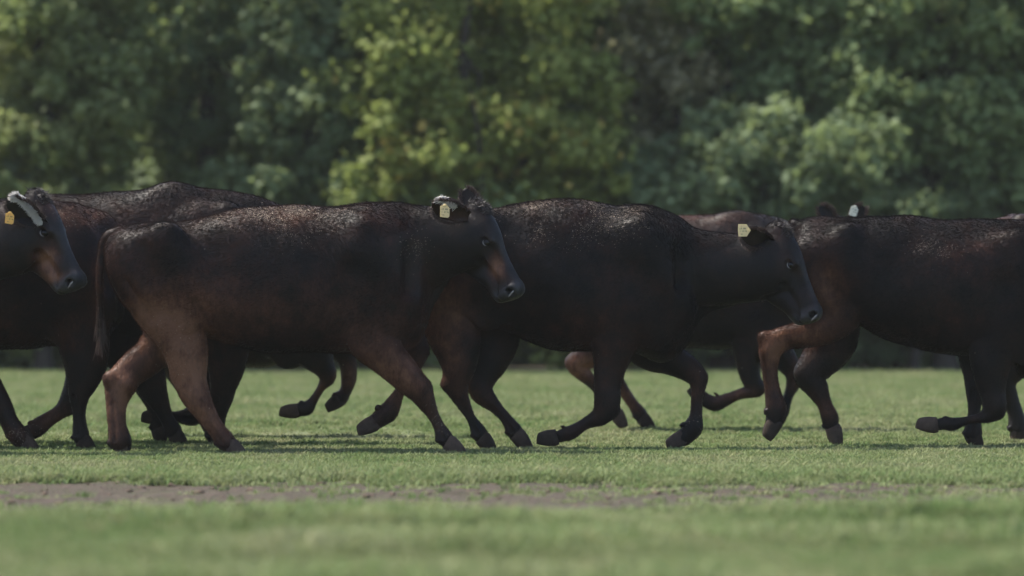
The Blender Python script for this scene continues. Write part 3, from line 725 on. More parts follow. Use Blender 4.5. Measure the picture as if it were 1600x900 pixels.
# --- left cow: only the head is inside the picture
COWS['A'] = dict(hair=135594, Y=19.95, seed=21, vox=.0075, yaw=math.radians(26), headY=-.05,
    label='dark cow entering at the left edge, head only, reddish cheek and yellow ear tag',
    tag_label='yellow ear tag with faded print', base=.05,
    trunk=[(-620, 385, 405, .03), (-612, 368, 440, .10), (-590, 350, 480, .17), (-540, 342, 520, .22), (-450, 330, 545, .26), (-350, 320, 555, .275), (-260, 318, 558, .26), (-190, 320, 552, .225), (-140, 328, 530, .18), (-105, 350, 490, .12), (-80, 380, 450, .05)],
    lumps=[(-530, 360, 20, .9, .17), (-200, 400, 62, .42, .165), (-560, 440, 52, .5, .14)],
    neck=[(-170, 400, 84, .62), (-105, 390, 74, .56), (-45, 382, 66, .58), (10, 375, 60, .60), (40, 372, 53, .62)],
    P=(72, 300), Q=(137, 434),
    legs=[leg(True, [(-560, 450, 60, .45), (-530, 510, 52, .5), (-545, 570, 30, .7), (-560, 605, 23, .8), (-550, 650, 14, .95), (-545, 682, 16, .95), (-542, 692, 14, .95)], (-520, 712), True, [], yt=.13),
          leg(False, [(-560, 450, 60, .45), (-510, 510, 52, .5), (-500, 570, 30, .7), (-500, 605, 23, .8), (-470, 650, 14, .95), (-455, 682, 16, .95), (-450, 692, 14, .95)], (-430, 707), True, [], yt=.13),
          leg(True, [(-205, 480, 55, .42), (-215, 525, 42, .52), (-200, 575, 27, .7), (-190, 615, 20, .86), (-185, 655, 13, .95), (-180, 682, 16, .95), (-176, 692, 14, .95)], (-155, 712), True, [], yt=.15),
          leg(False, [(-195, 480, 55, .42), (-190, 525, 40, .52), (-165, 565, 26, .75), (-150, 600, 19, .88), (-180, 640, 12.5, .95), (-200, 665, 15, .95), (-210, 670, 14, .95)], (-240, 690), False, [], yt=.15)],
    tail=[(-605, 362, 11, 0), (-622, 375, 9, 0), (-630, 410, 7, 0), (-632, 460, 6, 0), (-630, 500, 5, 0)],
    folds=[(0, 330, -5, 430, .008, .16, .03), (-30, 330, -35, 440, .008, .165, .03)],
    brown=[(80, 408, 22, 28, .95), (92, 436, 20, 14, .6), (85, 320, 24, 26, .40), (60, 400, 20, 20, .2)],
    dust=[(82, 315, 22, 18, .10)],
    ears=[dict(side=1, base=(66, 350, -.13), d=(-.76, -.38, .52), face=(.0, -.85, -.5), L=.255, W=.074, flen=.032, sunlit_strands=3200, tag=('plain', 'tag_yellow', 15, 341, 8, 14, -.34, .86), coat=.05),
          dict(side=-1, d=(-.5, .6, .3), face=(.6, -.5, -.5), L=.18, W=.055, coat=.1)])
# --- second lane, left: shoulder behind the left head and the tail of the front cow
COWS['G'] = dict(hair=160000, Y=20.72, seed=27, vox=.009, yaw=0,
    label='black cow behind the leftmost head, one foreleg upright on the grass, brown dusty shoulder',
    base=.08, forelock=False,
    trunk=[(-330, 385, 410, .03), (-320, 360, 450, .10), (-295, 338, 490, .17), (-240, 325, 515, .22), (-170, 318, 532, .255), (-90, 316, 543, .27), (-20, 315, 548, .27), (40, 314, 549, .26), (90, 317, 546, .24), (130, 322, 540, .215), (160, 332, 520, .17), (185, 352, 480, .11), (205, 385, 440, .05)],
    lumps=[(-250, 345, 20, .9, .17), (110, 400, 62, .42, .165), (125, 475, 50, .5, .15), (-280, 440, 52, .5, .14), (80, 352, 36, .4, .1)],
    neck=[(110, 400, 80, .62), (160, 408, 66, .56), (215, 412, 56, .60), (260, 418, 48, .62)],
    P=(290, 372), Q=(350, 492),
    legs=[leg(True, [(-215, 450, 60, .45), (-140, 500, 56, .46), (-80, 540, 42, .55), (-40, 580, 31, .68), (-14, 612, 24, .78), (2, 636, 18.5, .86), (14, 658, 16, .92), (24, 673, 18, .95), (30, 681, 16, .95)], (60, 699), True, [(-28, 602, 12)], yt=.13, yf=.14),
          leg(False, [(-215, 450, 60, .45), (-190, 520, 50, .5), (-170, 570, 30, .7), (-160, 605, 23, .8), (-130, 650, 14, .95), (-110, 682, 16, .95), (-105, 690, 14, .95)], (-85, 700), True, [], yt=.13),
          leg(True, [(115, 480, 52, .42), (130, 530, 43, .52), (133, 568, 33, .66), (127, 598, 24, .78), (122, 618, 18.5, .86), (123, 650, 12, .95), (126, 678, 14.5, .95), (128, 689, 13, .95)], (148, 703), True, [], dark=True, yt=.16, yf=.13),
          leg(False, [(120, 490, 50, .45), (132, 560, 34, .6), (124, 600, 24, .78), (113, 626, 20, .86), (96, 643, 14, .92), (74, 657, 13, .95), (58, 668, 15, .95), (50, 674, 14, .95)], (20, 690), False, [], yt=.14, yf=.10)],
    folds=[(95, 505, 115, 560, .01, .22, .03)],
    ribs=(-100, 60),
    brown=[(130, 340, 60, 24, .40), (40, 520, 90, 40, .25), (115, 525, 30, 40, .30), (160, 450, 14, 90, .35), (75, 660, 40, 30, .6), (20, 680, 40, 20, .55), (-10, 650, 30, 40, .2)],
    dust=[(145, 337, 38, 15, .42), (20, 685, 50, 18, .25), (110, 328, 30, 8, .3)],
    ears=[dict(side=1, d=(-.8, -.3, .1), face=(.3, -.3, -.9), L=.2, W=.062), dict(side=-1, d=(-.4, .8, .1), face=(.6, -.5, -.5), L=.19, W=.06)])
# --- tall cow behind them
COWS['E'] = dict(slim=True, hair=190000, Y=21.35, seed=33, vox=.010, yaw=0,
    label='tall black cow behind the dusty backed one, its high arched back above the others',
    base=.04, forelock=False,
    trunk=[(-130, 375, 395, .03), (-122, 350, 440, .10), (-95, 325, 490, .17), (-40, 311, 515, .22), (30, 305, 532, .255), (90, 300, 543, .27), (150, 299, 548, .28), (220, 294, 550, .275), (285, 290, 550, .26), (340, 293, 548, .24), (390, 300, 540, .20), (430, 313, 510, .15), (455, 325, 460, .08), (475, 350, 420, .03)],
    lumps=[(-50, 330, 20, .9, .17), (330, 380, 62, .42, .165), (270, 330, 40, .42, .08)],
    neck=[(350, 395, 84, .62), (410, 402, 72, .56), (465, 405, 60, .60), (510, 408, 50, .62)],
    P=(545, 372), Q=(605, 492),
    legs=[leg(True, [(60, 450, 60, .45), (140, 500, 54, .48), (200, 545, 42, .55), (228, 580, 30, .68), (238, 608, 24, .78), (250, 634, 17, .86), (260, 656, 14.5, .92), (269, 674, 16, .95), (273, 683, 14, .95)], (292, 697), True, [(222, 596, 11)], dark=True, yt=.13, yf=.08),
          leg(False, [(60, 450, 60, .45), (120, 500, 50, .48), (190, 545, 38, .55), (222, 585, 28, .68), (232, 610, 21, .78), (240, 640, 14, .9), (246, 664, 14.5, .92), (248, 673, 13, .95)], (258, 694), True, [], dark=True, yt=.13, yf=.1),
          leg(True, [(340, 470, 52, .45), (352, 530, 42, .54), (354, 572, 32, .68), (349, 604, 22, .8), (346, 622, 19, .86), (341, 652, 12.5, .95), (336, 678, 14.5, .95), (335, 687, 13, .95)], (352, 699), True, [], dark=True, yt=.15, yf=.1),
          leg(False, [(350, 500, 50, .45), (355, 560, 34, .6), (338, 600, 26, .75), (318, 632, 21, .84), (299, 650, 18, .9), (275, 651, 13, .95), (254, 650, 14.5, .95), (247, 650, 13, .95)], (221, 657), False, [], dark=True, yt=.14, yf=.12)],
    folds=[(200, 315, 190, 420, .01, .28, .05)],
    brown=[(160, 330, 120, 16, .10)],
    dust=[(195, 292, 30, 8, .05)],
    ears=[dict(side=1, d=(-.8, -.3, .1), face=(.3, -.3, -.9), L=.2, W=.062), dict(side=-1, d=(-.4, .8, .1), face=(.6, -.5, -.5), L=.19, W=.06)])
# --- far young cow whose folded forelegs show under the belly of the front one
COWS['H'] = dict(slim=True, hair=37665, Y=22.4, seed=39, vox=.011, yaw=0,
    label='far cow hidden by the dusty backed one, belly and two folded brown forelegs beneath',
    base=.08, forelock=False,
    trunk=[(130, 405, 425, .03), (140, 380, 460, .10), (170, 362, 500, .16), (220, 352, 532, .20), (280, 348, 556, .235), (340, 346, 570, .25), (395, 346, 578, .25), (440, 348, 572, .235), (480, 352, 560, .20), (515, 364, 535, .15), (540, 385, 490, .06)],
    lumps=[(470, 420, 55, .42, .14)],
    neck=[(470, 420, 75, .62), (520, 420, 62, .56), (565, 415, 52, .60), (600, 410, 45, .62)],
    P=(612, 372), Q=(650, 470),
    legs=[leg(True, [(200, 460, 55, .45), (240, 520, 46, .5), (272, 560, 32, .65), (288, 592, 22, .8), (303, 622, 14, .9), (318, 645, 13, .95), (323, 652, 12, .95)], (342, 676), True, [], dark=True, yt=.12),
          leg(False, [(200, 460, 55, .45), (250, 520, 46, .5), (285, 560, 32, .65), (300, 592, 21, .8), (318, 622, 14, .9), (330, 642, 13, .95), (334, 650, 12, .95)], (350, 672), True, [], dark=True, yt=.12),
          leg(True, [(465, 500, 50, .5), (488, 545, 35, .62), (503, 570, 22, .8), (512, 588, 17, .88), (501, 607, 11, .95), (489, 627, 11, .95), (480, 638, 13, .95), (470, 640, 12, .95)], (436, 648), False, [], dark=False, yt=.14),
          leg(False, [(490, 500, 46, .5), (530, 540, 26, .7), (542, 565, 15, .85), (545, 592, 14, .9), (540, 612, 11, .95), (533, 622, 12, .95), (529, 625, 11, .95)], (512, 643), False, [], dark=True, yt=.13)],
    brown=[(500, 610, 22, 24, .55), (545, 590, 22, 30, .65), (520, 570, 14, 10, -.2)],
    ears=[dict(side=1, d=(-.8, -.3, .1), face=(.3, -.3, -.9), L=.2, W=.062), dict(side=-1, d=(-.4, .8, .1), face=(.6, -.5, -.5), L=.19, W=.06)])
# --- far cow between the two right ones, ears and white tag above the right cow's back
COWS['F'] = dict(slim=True, hair=75330, Y=23.45, seed=45, vox=.010, yaw=math.radians(62), headY=0,
    label='far cow with light brown hocks, its ears and round white tag above the right backs',
    tag_label='small round white ear tag', base=.06, forelock=False,
    trunk=[(868, 415, 435, .03), (878, 390, 470, .10), (900, 368, 500, .17), (950, 350, 525, .22), (1010, 340, 538, .25), (1070, 335, 546, .26), (1130, 332, 547, .25), (1180, 333, 542, .22), (1220, 342, 525, .18), (1250, 362, 490, .12), (1268, 390, 450, .04)],
    lumps=[(1180, 410, 52, .42, .15), (1150, 360, 30, .4, .1)],
    neck=[(1190, 410, 66, .62), (1235, 408, 52, .58), (1275, 402, 44, .62), (1300, 392, 38, .64)],
    P=(1316, 338), Q=(1366, 446),
    legs=[leg(True, [(920, 450, 52, .45), (945, 510, 44, .5), (925, 548, 27, .65), (902, 567, 19, .78), (908, 580, 16, .85), (930, 603, 11.5, .92), (950, 628, 12.5, .95), (956, 638, 12, .95)], (980, 666), False, [(890, 565, 9)], yt=.13),
          leg(False, [(930, 450, 52, .45), (965, 520, 40, .5), (962, 560, 25, .65), (955, 582, 19, .78), (968, 602, 13, .9), (986, 628, 11, .95), (1000, 648, 12.5, .95), (1004, 655, 11, .95)], (1024, 671), True, [(945, 580, 9)], yt=.12, dark=True),
          leg(True, [(1175, 480, 45, .45), (1172, 530, 32, .6), (1169, 568, 21, .75), (1175, 594, 17, .85), (1183, 608, 15, .9), (1155, 616, 10.5, .95), (1124, 629, 12, .95), (1114, 630, 12, .95)], (1074, 610), False, [], dark=True, yt=.14, flip=False),
          leg(False, [(1195, 490, 42, .5), (1215, 545, 27, .65), (1236, 575, 18, .8), (1242, 592, 15.5, .88), (1232, 618, 10, .95), (1222, 642, 12, .95), (1219, 648, 11, .95)], (1210, 676), False, [], dark=True, yt=.13)],
    brown=[(905, 575, 40, 30, 1.0), (955, 620, 30, 30, .8), (990, 630, 30, 30, .65), (1150, 615, 50, 18, .6), (1240, 590, 20, 40, .5), (1100, 340, 60, 12, .25)],
    ears=[dict(side=1, base=(1303, 350, -.06), d=(-.62, -.1, .80), face=(.2, -1, .2), L=.165, W=.050, coat=.05),
          dict(side=-1, base=(1330, 350, .06), d=(.55, -.1, .80), face=(0, -1, 0), L=.16, W=.05, coat=.05, tag=('plain', 'tag_white', 1334, 330, 20, 0, -.25, .92))])
# --- cow at the far right behind the large one
COWS['K'] = dict(slim=True, hair=45198, Y=21.95, seed=51, vox=.012, yaw=0,
    label='black cow behind the large right one, only rump and one dark hind leg showing',
    base=.06, forelock=False,
    trunk=[(1515, 390, 410, .03), (1523, 362, 450, .10), (1545, 342, 490, .17), (1590, 333, 512, .22), (1660, 333, 530, .255), (1740, 330, 543, .27), (1820, 328, 548, .26), (1880, 335, 540, .22), (1920, 350, 510, .16), (1945, 375, 460, .05)],
    lumps=[(1590, 352, 20, .9, .16)],
    neck=[(1870, 410, 80, .62), (1930, 400, 66, .56), (1980, 390, 56, .60), (2020, 385, 48, .62)],
    P=(2045, 335), Q=(2110, 455),
    legs=[leg(True, [(1580, 440, 55, .48), (1605, 505, 45, .5), (1590, 560, 28, .65), (1570, 592, 20, .8), (1577, 620, 14, .9), (1586, 645, 12.5, .95), (1590, 664, 14, .95), (1591, 672, 13, .95)], (1593, 700), False, [], dark=True, yt=.13),
          leg(False, [(1590, 440, 55, .48), (1640, 505, 45, .5), (1640, 560, 28, .65), (1625, 592, 20, .8), (1640, 630, 13, .95), (1655, 665, 14, .95), (1658, 674, 13, .95)], (1672, 688), True, [], dark=True, yt=.13),
          leg(True, [(1860, 480, 50, .45), (1850, 530, 38, .6), (1860, 575, 24, .75), (1866, 610, 18, .86), (1866, 645, 12, .95), (1866, 668, 14, .95), (1868, 676, 13, .95)], (1886, 690), True, [], dark=True, yt=.14),
          leg(False, [(1870, 480, 50, .45), (1880, 530, 38, .6), (1905, 575, 24, .75), (1915, 600, 18, .86), (1890, 635, 12, .95), (1875, 650, 14, .95), (1868, 654, 13, .95)], (1838, 668), False, [], dark=True, yt=.14)],
    ears=[dict(side=1, d=(-.8, -.3, .1), face=(.3, -.3, -.9), L=.2, W=.062), dict(side=-1, d=(-.4, .8, .1), face=(.6, -.5, -.5), L=.19, W=.06)])

# ------------------------------------------------------------------ ground: field, worn track, near bank
def smooth(a, b, x): t = np.clip((x - a) / (b - a), 0, 1); return t * t * (3 - 2 * t)
def n2(x, y, f, seed, n=6):
    return sines(np.stack([x.ravel(), y.ravel(), np.zeros(x.size)], 1), f, seed, n).reshape(x.shape)
def dirt_w(x, y):
    far = 17.26 + .01 * x + .17 * n2(x, y * .4, 1.9, 71) + .15 * n2(x, y, 8, 72); near = 14.6 + .1 * n2(x, y, 2.5, 73)
    return smooth(near - .25, near + .25, y) * (1 - smooth(far - .10, far + .12, y))
def height(x, y):
    z = .105 * (1 - smooth(12.6, 14.7, y)) + .006 * n2(x, y, 2.1, 61) * (1 - smooth(11, 14, y) * .5) + .004 * n2(x, y, 6, 62) * (1 - smooth(17, 18.5, y))
    d = dirt_w(x, y)
    return z - .015 * d + .006 * d * n2(x, y * 1.8, 5.5, 64, 9) + .004 * d * n2(x, y * 1.5, 19, 66, 11) + .003 * d * RNG.normal(size=x.shape)
def grad_axis(lo, a, b, hi, step, nout):
    mid = np.arange(a, b + 1e-6, step); g = np.linspace(0, 1, nout + 1)[1:] ** 2.6
    return np.concatenate([(a - (a - lo) * g)[::-1], mid, b + (hi - b) * g])
gx = grad_axis(-900, -3.6, 3.6, 900, .035, 26); gy = grad_axis(-60, 8.6, 19.0, 1500, .035, 34)
GX, GY = np.meshgrid(gx, gy, indexing='ij'); GZ = height(GX, GY)
nx, ny = GX.shape; idx = np.arange(nx * ny).reshape(nx, ny)
q = np.stack([idx[:-1, :-1], idx[1:, :-1], idx[1:, 1:], idx[:-1, 1:]], -1).reshape(-1, 4)
gme = mesh_np('pasture_ground', np.stack([GX, GY, GZ], -1).reshape(-1, 3), q)
attr(gme, 'dirt', dirt_w(GX, GY))

def turf_colour(s, pos):
    """shared by the soil sheet and the blades: patches of lush, trampled and dry grass"""
    a = s.noise(s.scaled(pos, (1, .55, 1)), 1.1, 4); b = s.noise(s.scaled(pos, (1, .6, 1)), 5.5, 3)
    c = s.ramp(a, [(.28, (.094, .138, .052)), (.50, (.150, .180, .082)), (.72, (.208, .208, .120))])
    d = s.ramp(b, [(.56, (0, 0, 0)), (.74, (1, 1, 1))])
    return s.mix(s.math('MULTIPLY', d, .42), c, (.270, .220, .135))
s = NT('pasture_soil'); pos = s.n('NewGeometry').outputs['Position']
dw = s.n('Attribute', attribute_name='dirt').outputs['Fac']
g = s.mix(.62, turf_colour(s, pos), (.050, .060, .022))
n1 = s.noise(pos, 14, 5); n2_ = s.noise(pos, 60, 3)
earth = s.ramp(n1, [(.25, (.022, .016, .011)), (.5, (.042, .031, .023)), (.75, (.066, .050, .037))])
sepy = s.n('SeparateXYZ'); s.l(pos, sepy.inputs[0])
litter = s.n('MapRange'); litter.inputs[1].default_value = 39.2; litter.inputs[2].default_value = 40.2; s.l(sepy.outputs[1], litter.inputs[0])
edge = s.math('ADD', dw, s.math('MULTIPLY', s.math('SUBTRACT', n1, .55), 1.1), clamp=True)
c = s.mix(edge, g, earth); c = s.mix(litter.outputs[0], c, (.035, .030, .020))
s.l(c, s.b.inputs['Base Color']); s.b.inputs['Roughness'].default_value = .9; s.b.inputs['Specular IOR Level'].default_value = .2
s.l(s.bump(n2_, .8, .02, s.bump(n1, .8, .05)), s.b.inputs['Normal'])
tag(obj('pasture_ground', gme, s.m), kind='structure')

# ------------------------------------------------------------------ grass: tufts scattered with geometry nodes
def tuft(name, n, R, h, lean, seed, wid=.0035):
    r = np.random.default_rng(seed); co = []; t_ = []; q = []
    for i in range(n):
        a = r.random() * 6.283; rad = R * r.random() ** .5; p = np.array([math.cos(a) * rad, math.sin(a) * rad, -.006])
        b = r.random() * 6.283; d = np.array([math.cos(b), math.sin(b), 0]); sdv = np.array([-d[1], d[0], 0]); H = h * r.uniform(.5, 1.15); Ln = lean * r.uniform(.2, 1.3) * H
        k = len(co); w_ = wid * r.uniform(.7, 1.3)
        co += [p - sdv * w_, p + sdv * w_, p + d * Ln * .3 + np.array([0, 0, H * .6]) + sdv * w_ * .8, p + d * Ln * .3 + np.array([0, 0, H * .6]) - sdv * w_ * .8, p + d * Ln + np.array([0, 0, H])]
        q.append((k, k + 1, k + 2, k + 3)); t_.append((k + 3, k + 2, k + 4))
    return mesh_np(name, np.array(co), np.array(q), np.array(t_), smooth=False)
s = NT('grass_blade'); pos = s.n('NewGeometry').outputs['Position']; rnd = s.n('ObjectInfo').outputs['Random']
c = turf_colour(s, pos)
c = s.mix(s.math('MULTIPLY', s.math('GREATER_THAN', rnd, .82), .40), c, (.210, .190, .105))
c = s.mix(s.math('MULTIPLY', s.math('LESS_THAN', rnd, .22), .5), c, (.050, .105, .026))
s.l(c, s.b.inputs['Base Color']); s.b.inputs['Roughness'].default_value = .8; s.b.inputs['Specular IOR Level'].default_value = .05
tr = s.n('BsdfTranslucent'); s.l(s.mix(.4, c, (.20, .25, .09)), tr.inputs[0]); mx = s.n('MixShader'); mx.inputs[0].default_value = .3
s.l(s.b.outputs[0], mx.inputs[1]); s.l(tr.outputs[0], mx.inputs[2]); s.l(mx.outputs[0], s.out.inputs[0])
blade = s.m
tufts = []
for i, (n, R, h, ln) in enumerate([(36, .055, .018, 1.3), (34, .06, .024, 1.1), (26, .04, .034, .8), (40, .06, .013, 1.6)]):
    me = tuft('grass_tuft', n, R, h, ln, 40 + i); me.materials.append(blade)
    tufts.append(bpy.data.objects.new('grass_tuft', me))
def scatter_pts(n, y0, y1, xk, xo, seed):
    r = np.random.default_rng(seed); y = y0 + (y1 - y0) * r.random(n * 2) ; hw = y * xk + xo; keep = r.random(len(y)) < hw / hw.max(); y = y[keep][:n]; hw = hw[keep][:n]
    x = (r.random(len(y)) * 2 - 1) * hw; return x, y
X, Y_ = [], []
for n, y0, y1, xk, xo, sd_ in ((26000, 9.2, 14.9, .145, .7, 1), (48000, 15.6, 20.5, .145, .8, 2), (34000, 20.0, 39.6, .145, 1.2, 3), (60000, 5, 40, .32, 4.5, 4)):
    a, b = scatter_pts(n, y0, y1, xk, xo, sd_); X.append(a); Y_.append(b)
X = np.concatenate(X); Y_ = np.concatenate(Y_)
dw = dirt_w(X, Y_); keep = RNG.random(len(X)) > dw * (.975 + .02 * n2(X, Y_, 2.6, 91)); X, Y_ = X[keep], Y_[keep]
Z = height(X, Y_)
pm = bpy.data.meshes.new('grass'); pm.vertices.add(len(X)); pm.vertices.foreach_set('co', np.stack([X, Y_, Z], 1).astype(np.float32).ravel())
edgeb = np.exp(-((Y_ - 17.6) / .7) ** 2)                      # ranker grass along the track
attr(pm, 'sc', (.75 + .5 * RNG.random(len(X)) + .55 * edgeb * RNG.random(len(X))) * np.where(Y_ > 24, 1.5, 1.0) * np.where(Y_ < 14.5, 1.25 + .95 * np.clip(n2(X, Y_, 3.4, 81), -.7, 1), 1.0)); attr(pm, 'rz', RNG.random(len(X)) * 6.283)
go = obj('grass', pm); tag(go, 'short green pasture grass with dry tufts under the running cattle', 'grass', kind='stuff')
ng = bpy.data.node_groups.new('scatter', 'GeometryNodeTree')
ng.interface.new_socket('Geometry', in_out='INPUT', socket_type='NodeSocketGeometry'); ng.interface.new_socket('Geometry', in_out='OUTPUT', socket_type='NodeSocketGeometry')
gi = ng.nodes.new('NodeGroupInput'); gout = ng.nodes.new('NodeGroupOutput'); jn = ng.nodes.new('GeometryNodeJoinGeometry')
for t in tufts:
    oi = ng.nodes.new('GeometryNodeObjectInfo'); oi.inputs['Object'].default_value = t; oi.inputs['As Instance'].default_value = True; ng.links.new(oi.outputs['Geometry'], jn.inputs[0])
ip = ng.nodes.new('GeometryNodeInstanceOnPoints'); ip.inputs['Pick Instance'].default_value = True
na = ng.nodes.new('GeometryNodeInputNamedAttribute'); na.inputs['Name'].default_value = 'sc'
nr = ng.nodes.new('GeometryNodeInputNamedAttribute'); nr.inputs['Name'].default_value = 'rz'
cx = ng.nodes.new('ShaderNodeCombineXYZ')
ng.links.new(gi.outputs[0], ip.inputs['Points']); ng.links.new(jn.outputs[0], ip.inputs['Instance']); ng.links.new(nr.outputs['Attribute'], cx.inputs[2])
ng.links.new(cx.outputs[0], ip.inputs['Rotation']); ng.links.new(na.outputs['Attribute'], ip.inputs['Scale']); ng.links.new(ip.outputs[0], gout.inputs[0])
md = go.modifiers.new('scatter', 'NODES'); md.node_group = ng

# clods and pebbles on the worn track
def clods(n, seed):
    r = np.random.default_rng(seed); ico = bmesh.new(); bmesh.ops.create_icosphere(ico, subdivisions=1, radius=1)
    v0 = np.array([v.co[:] for v in ico.verts]); f0 = np.array([[v.index for v in f.verts] for f in ico.faces]); ico.free()
    V, T = [], []
    x = r.uniform(-3.4, 3.4, n); y = r.uniform(14.6, 18.0, n); k = (dirt_w(x, y) > .35); x, y = x[k], y[k]; z = height(x, y)
    for i in range(len(x)):
        sz = .005 + .013 * r.random() ** 3; vv = v0 * (1 + .25 * r.normal(size=(len(v0), 1))) * sz * np.array([r.uniform(.8, 1.9), 1, .6])
        V.append(vv + [x[i], y[i], z[i] + sz * .2]); T.append(f0 + i * len(v0))
    return mesh_np('soil_clods', np.concatenate(V), None, np.concatenate(T), smooth=False)
tag(obj('soil_clods', clods(700, 9), plain('clod_earth', (.085, .062, .046), .95, .1, .55, 25)), 'brown clods of earth lying along the worn track', 'soil', kind='stuff')

# ------------------------------------------------------------------ the wooded edge behind the pasture
def leaf_mat(name, lo, hi, dry=None):
    s = NT(name); pos = s.n('NewGeometry').outputs['Position']
    tint = s.n('Attribute', attribute_name='tint').outputs['Fac']
    n = s.noise(pos, .9, 3)
    f = s.math('ADD', s.math('MULTIPLY', tint, .7), s.math('MULTIPLY', s.math('SUBTRACT', n, .35), 1.0), clamp=True)
    c = s.mix(f, lo, hi)
    if dry: c = s.mix(s.math('GREATER_THAN', tint, dry[0]), c, dry[1])
    s.l(c, s.b.inputs['Base Color']); s.b.inputs['Roughness'].default_value = .6; s.b.inputs['Specular IOR Level'].default_value = .12
    tr = s.n('BsdfTranslucent'); s.l(s.mix(.35, c, (.20, .25, .06)), tr.inputs[0]); mx = s.n('MixShader'); mx.inputs[0].default_value = .50
    s.l(s.b.outputs[0], mx.inputs[1]); s.l(tr.outputs[0], mx.inputs[2]); s.l(mx.outputs[0], s.out.inputs[0]); return s.m
LEAF = {
    'olive': leaf_mat('olive_leaves', (0.125, 0.160, 0.062), (0.250, 0.269, 0.119)),
    'dark': leaf_mat('dark_leaves', (0.108, 0.151, 0.078), (0.203, 0.250, 0.128)),
    'grey': leaf_mat('grey_green_leaves', (0.105, 0.149, 0.077), (0.193, 0.237, 0.121)),
    'yellow': leaf_mat('yellow_green_leaves', (0.146, 0.184, 0.054), (0.275, 0.297, 0.086), (.95, (.36, .28, .08))),
    'mid': leaf_mat('mid_green_leaves', (0.122, 0.173, 0.074), (0.230, 0.288, 0.128)),
    'dry': leaf_mat('dry_leaves', (0.172, 0.161, 0.092), (0.276, 0.247, 0.155)),
}
BARK = plain('bark', (.038, .031, .025), .9, .2, .5, 12, .8)
def leaves_mesh(cl, per, size, seed):
    """cl: (x,y,z,r) clumps; many small folded leaves spread over and through each clump"""
    r = np.random.default_rng(seed); cl = np.array(cl); n = (per * 1.5 * (cl[:, 3] / .28) ** 1.8).astype(int) + 8; ci = np.repeat(np.arange(len(cl)), n); N = len(ci)
    d = r.normal(size=(N, 3)); d /= np.linalg.norm(d, axis=1)[:, None]
    rad = cl[ci, 3] * (r.random(N) ** .38) * (1 + .25 * r.normal(size=N).clip(-1, 1.6)); P = cl[ci, :3] + d * rad[:, None] * np.array([1.1, 1.0, .85])
    nr = d * .7 + np.array([0, 0, .55]) + r.normal(size=(N, 3)) * .55; nr /= np.linalg.norm(nr, axis=1)[:, None]
    a = np.cross(nr, r.normal(size=(N, 3))); a /= np.linalg.norm(a, axis=1)[:, None]; b = np.cross(nr, a)
    L = (size * r.uniform(.6, 1.35, N))[:, None]; w_ = L * .36
    L = L * 1.2; w_ = L * .40
    co = np.stack([P - a * L * .5, P + b * w_ + nr * L * .08, P + a * L * .5, P - b * w_ + nr * L * .08], 1).reshape(-1, 3)
    me = mesh_np('crown', co, np.arange(N * 4).reshape(N, 4), smooth=False)
    tint = np.clip(.45 + .22 * r.normal(size=len(cl))[ci] + .2 * r.normal(size=N), 0, 1); attr(me, 'tint', np.repeat(tint, 4)); return me
def limb(nodes, name='trunk', sides=9):
    co = []; q = []
    P = [np.array(n[:3], float) for n in nodes]
    for i, n in enumerate(nodes):
        d = P[min(i + 1, len(P) - 1)] - P[max(i - 1, 0)]; d /= np.linalg.norm(d); a = np.cross(d, [0.3, 1, .1]); a /= np.linalg.norm(a); b = np.cross(d, a)
        for j in range(sides):
            t = j / sides * 6.2832; co.append(P[i] + (a * math.cos(t) + b * math.sin(t)) * n[3] * (1 + .12 * math.sin(3 * t + i)))
    for i in range(len(nodes) - 1):
        for j in range(sides): k = i * sides; q.append((k + j, k + (j + 1) % sides, k + sides + (j + 1) % sides, k + sides + j))
    return co, q
def tree(name, cat, label, group, x, y, blobs, kind, per, size, seed, nclump, th=.12, top=None, cr=(.12, .40)):
    """blobs: (dx, dy, z, rx, ry, rz) lobes of the crown; clumps sit in their outer shell"""
    r = np.random.default_rng(seed); root = bpy.data.objects.new(name, None); COL.objects.link(root); root.location = (x, y, 0); tag(root, label, cat, group)
    vol = np.array([b[3] * b[4] * b[5] for b in blobs]) ** .67; cnt = (nclump * .62 * vol / vol.sum()).astype(int) + 2; cl = []
    for b, n in zip(blobs, cnt):
        for _ in range(n):
            d = r.normal(size=3); d /= np.linalg.norm(d); rr = r.uniform(.55, 1.35); c = np.array(b[:3]) + d * rr * np.array(b[3:])
            rc = cr[0] + (cr[1] - cr[0]) * r.random() ** 2.2; c[2] = max(c[2], rc * .7); cl.append((*c, rc))
    obj('crown', leaves_mesh(cl, per, size, seed + 1), LEAF[kind], root)
    H = max(b[2] for b in blobs); wob = lambda s_: r.normal() * s_
    nodes = [(0, 0, -.1, th * 1.5), (wob(.02), 0, .15, th * 1.1), (wob(.06), wob(.05), H * .35, th * .85), (wob(.12), wob(.1), H * .7, th * .55), (wob(.15), wob(.1), H, th * .25)]
    co, q = limb(nodes); sets = [(co, q)]
    for _ in range(9):                                          # limbs reaching into the lobes
        b = blobs[r.integers(len(blobs))]; k = r.integers(1, 4); s0 = np.array(nodes[k][:3]); e = np.array(b[:3]) + r.normal(size=3) * np.array(b[3:]) * .45; m = (s0 + e) / 2 + [wob(.1), wob(.1), .15]
        sets.append(limb([(*s0, nodes[k][3] * .6), (*m, nodes[k][3] * .35), (*e, .012)], sides=6))
    V, Q2, o = [], [], 0
    for c_, q_ in sets: V += c_; Q2 += [tuple(i + o for i in f) for f in q_]; o += len(c_)
    obj('trunk', mesh_np('trunk', np.array(V), np.array(Q2)), BARK, root)
    return root
def px2x(px, Y): return (px - CX) / FPX * Y
def pz(py, Y): return CAMH - (py - CY) / FPX * Y
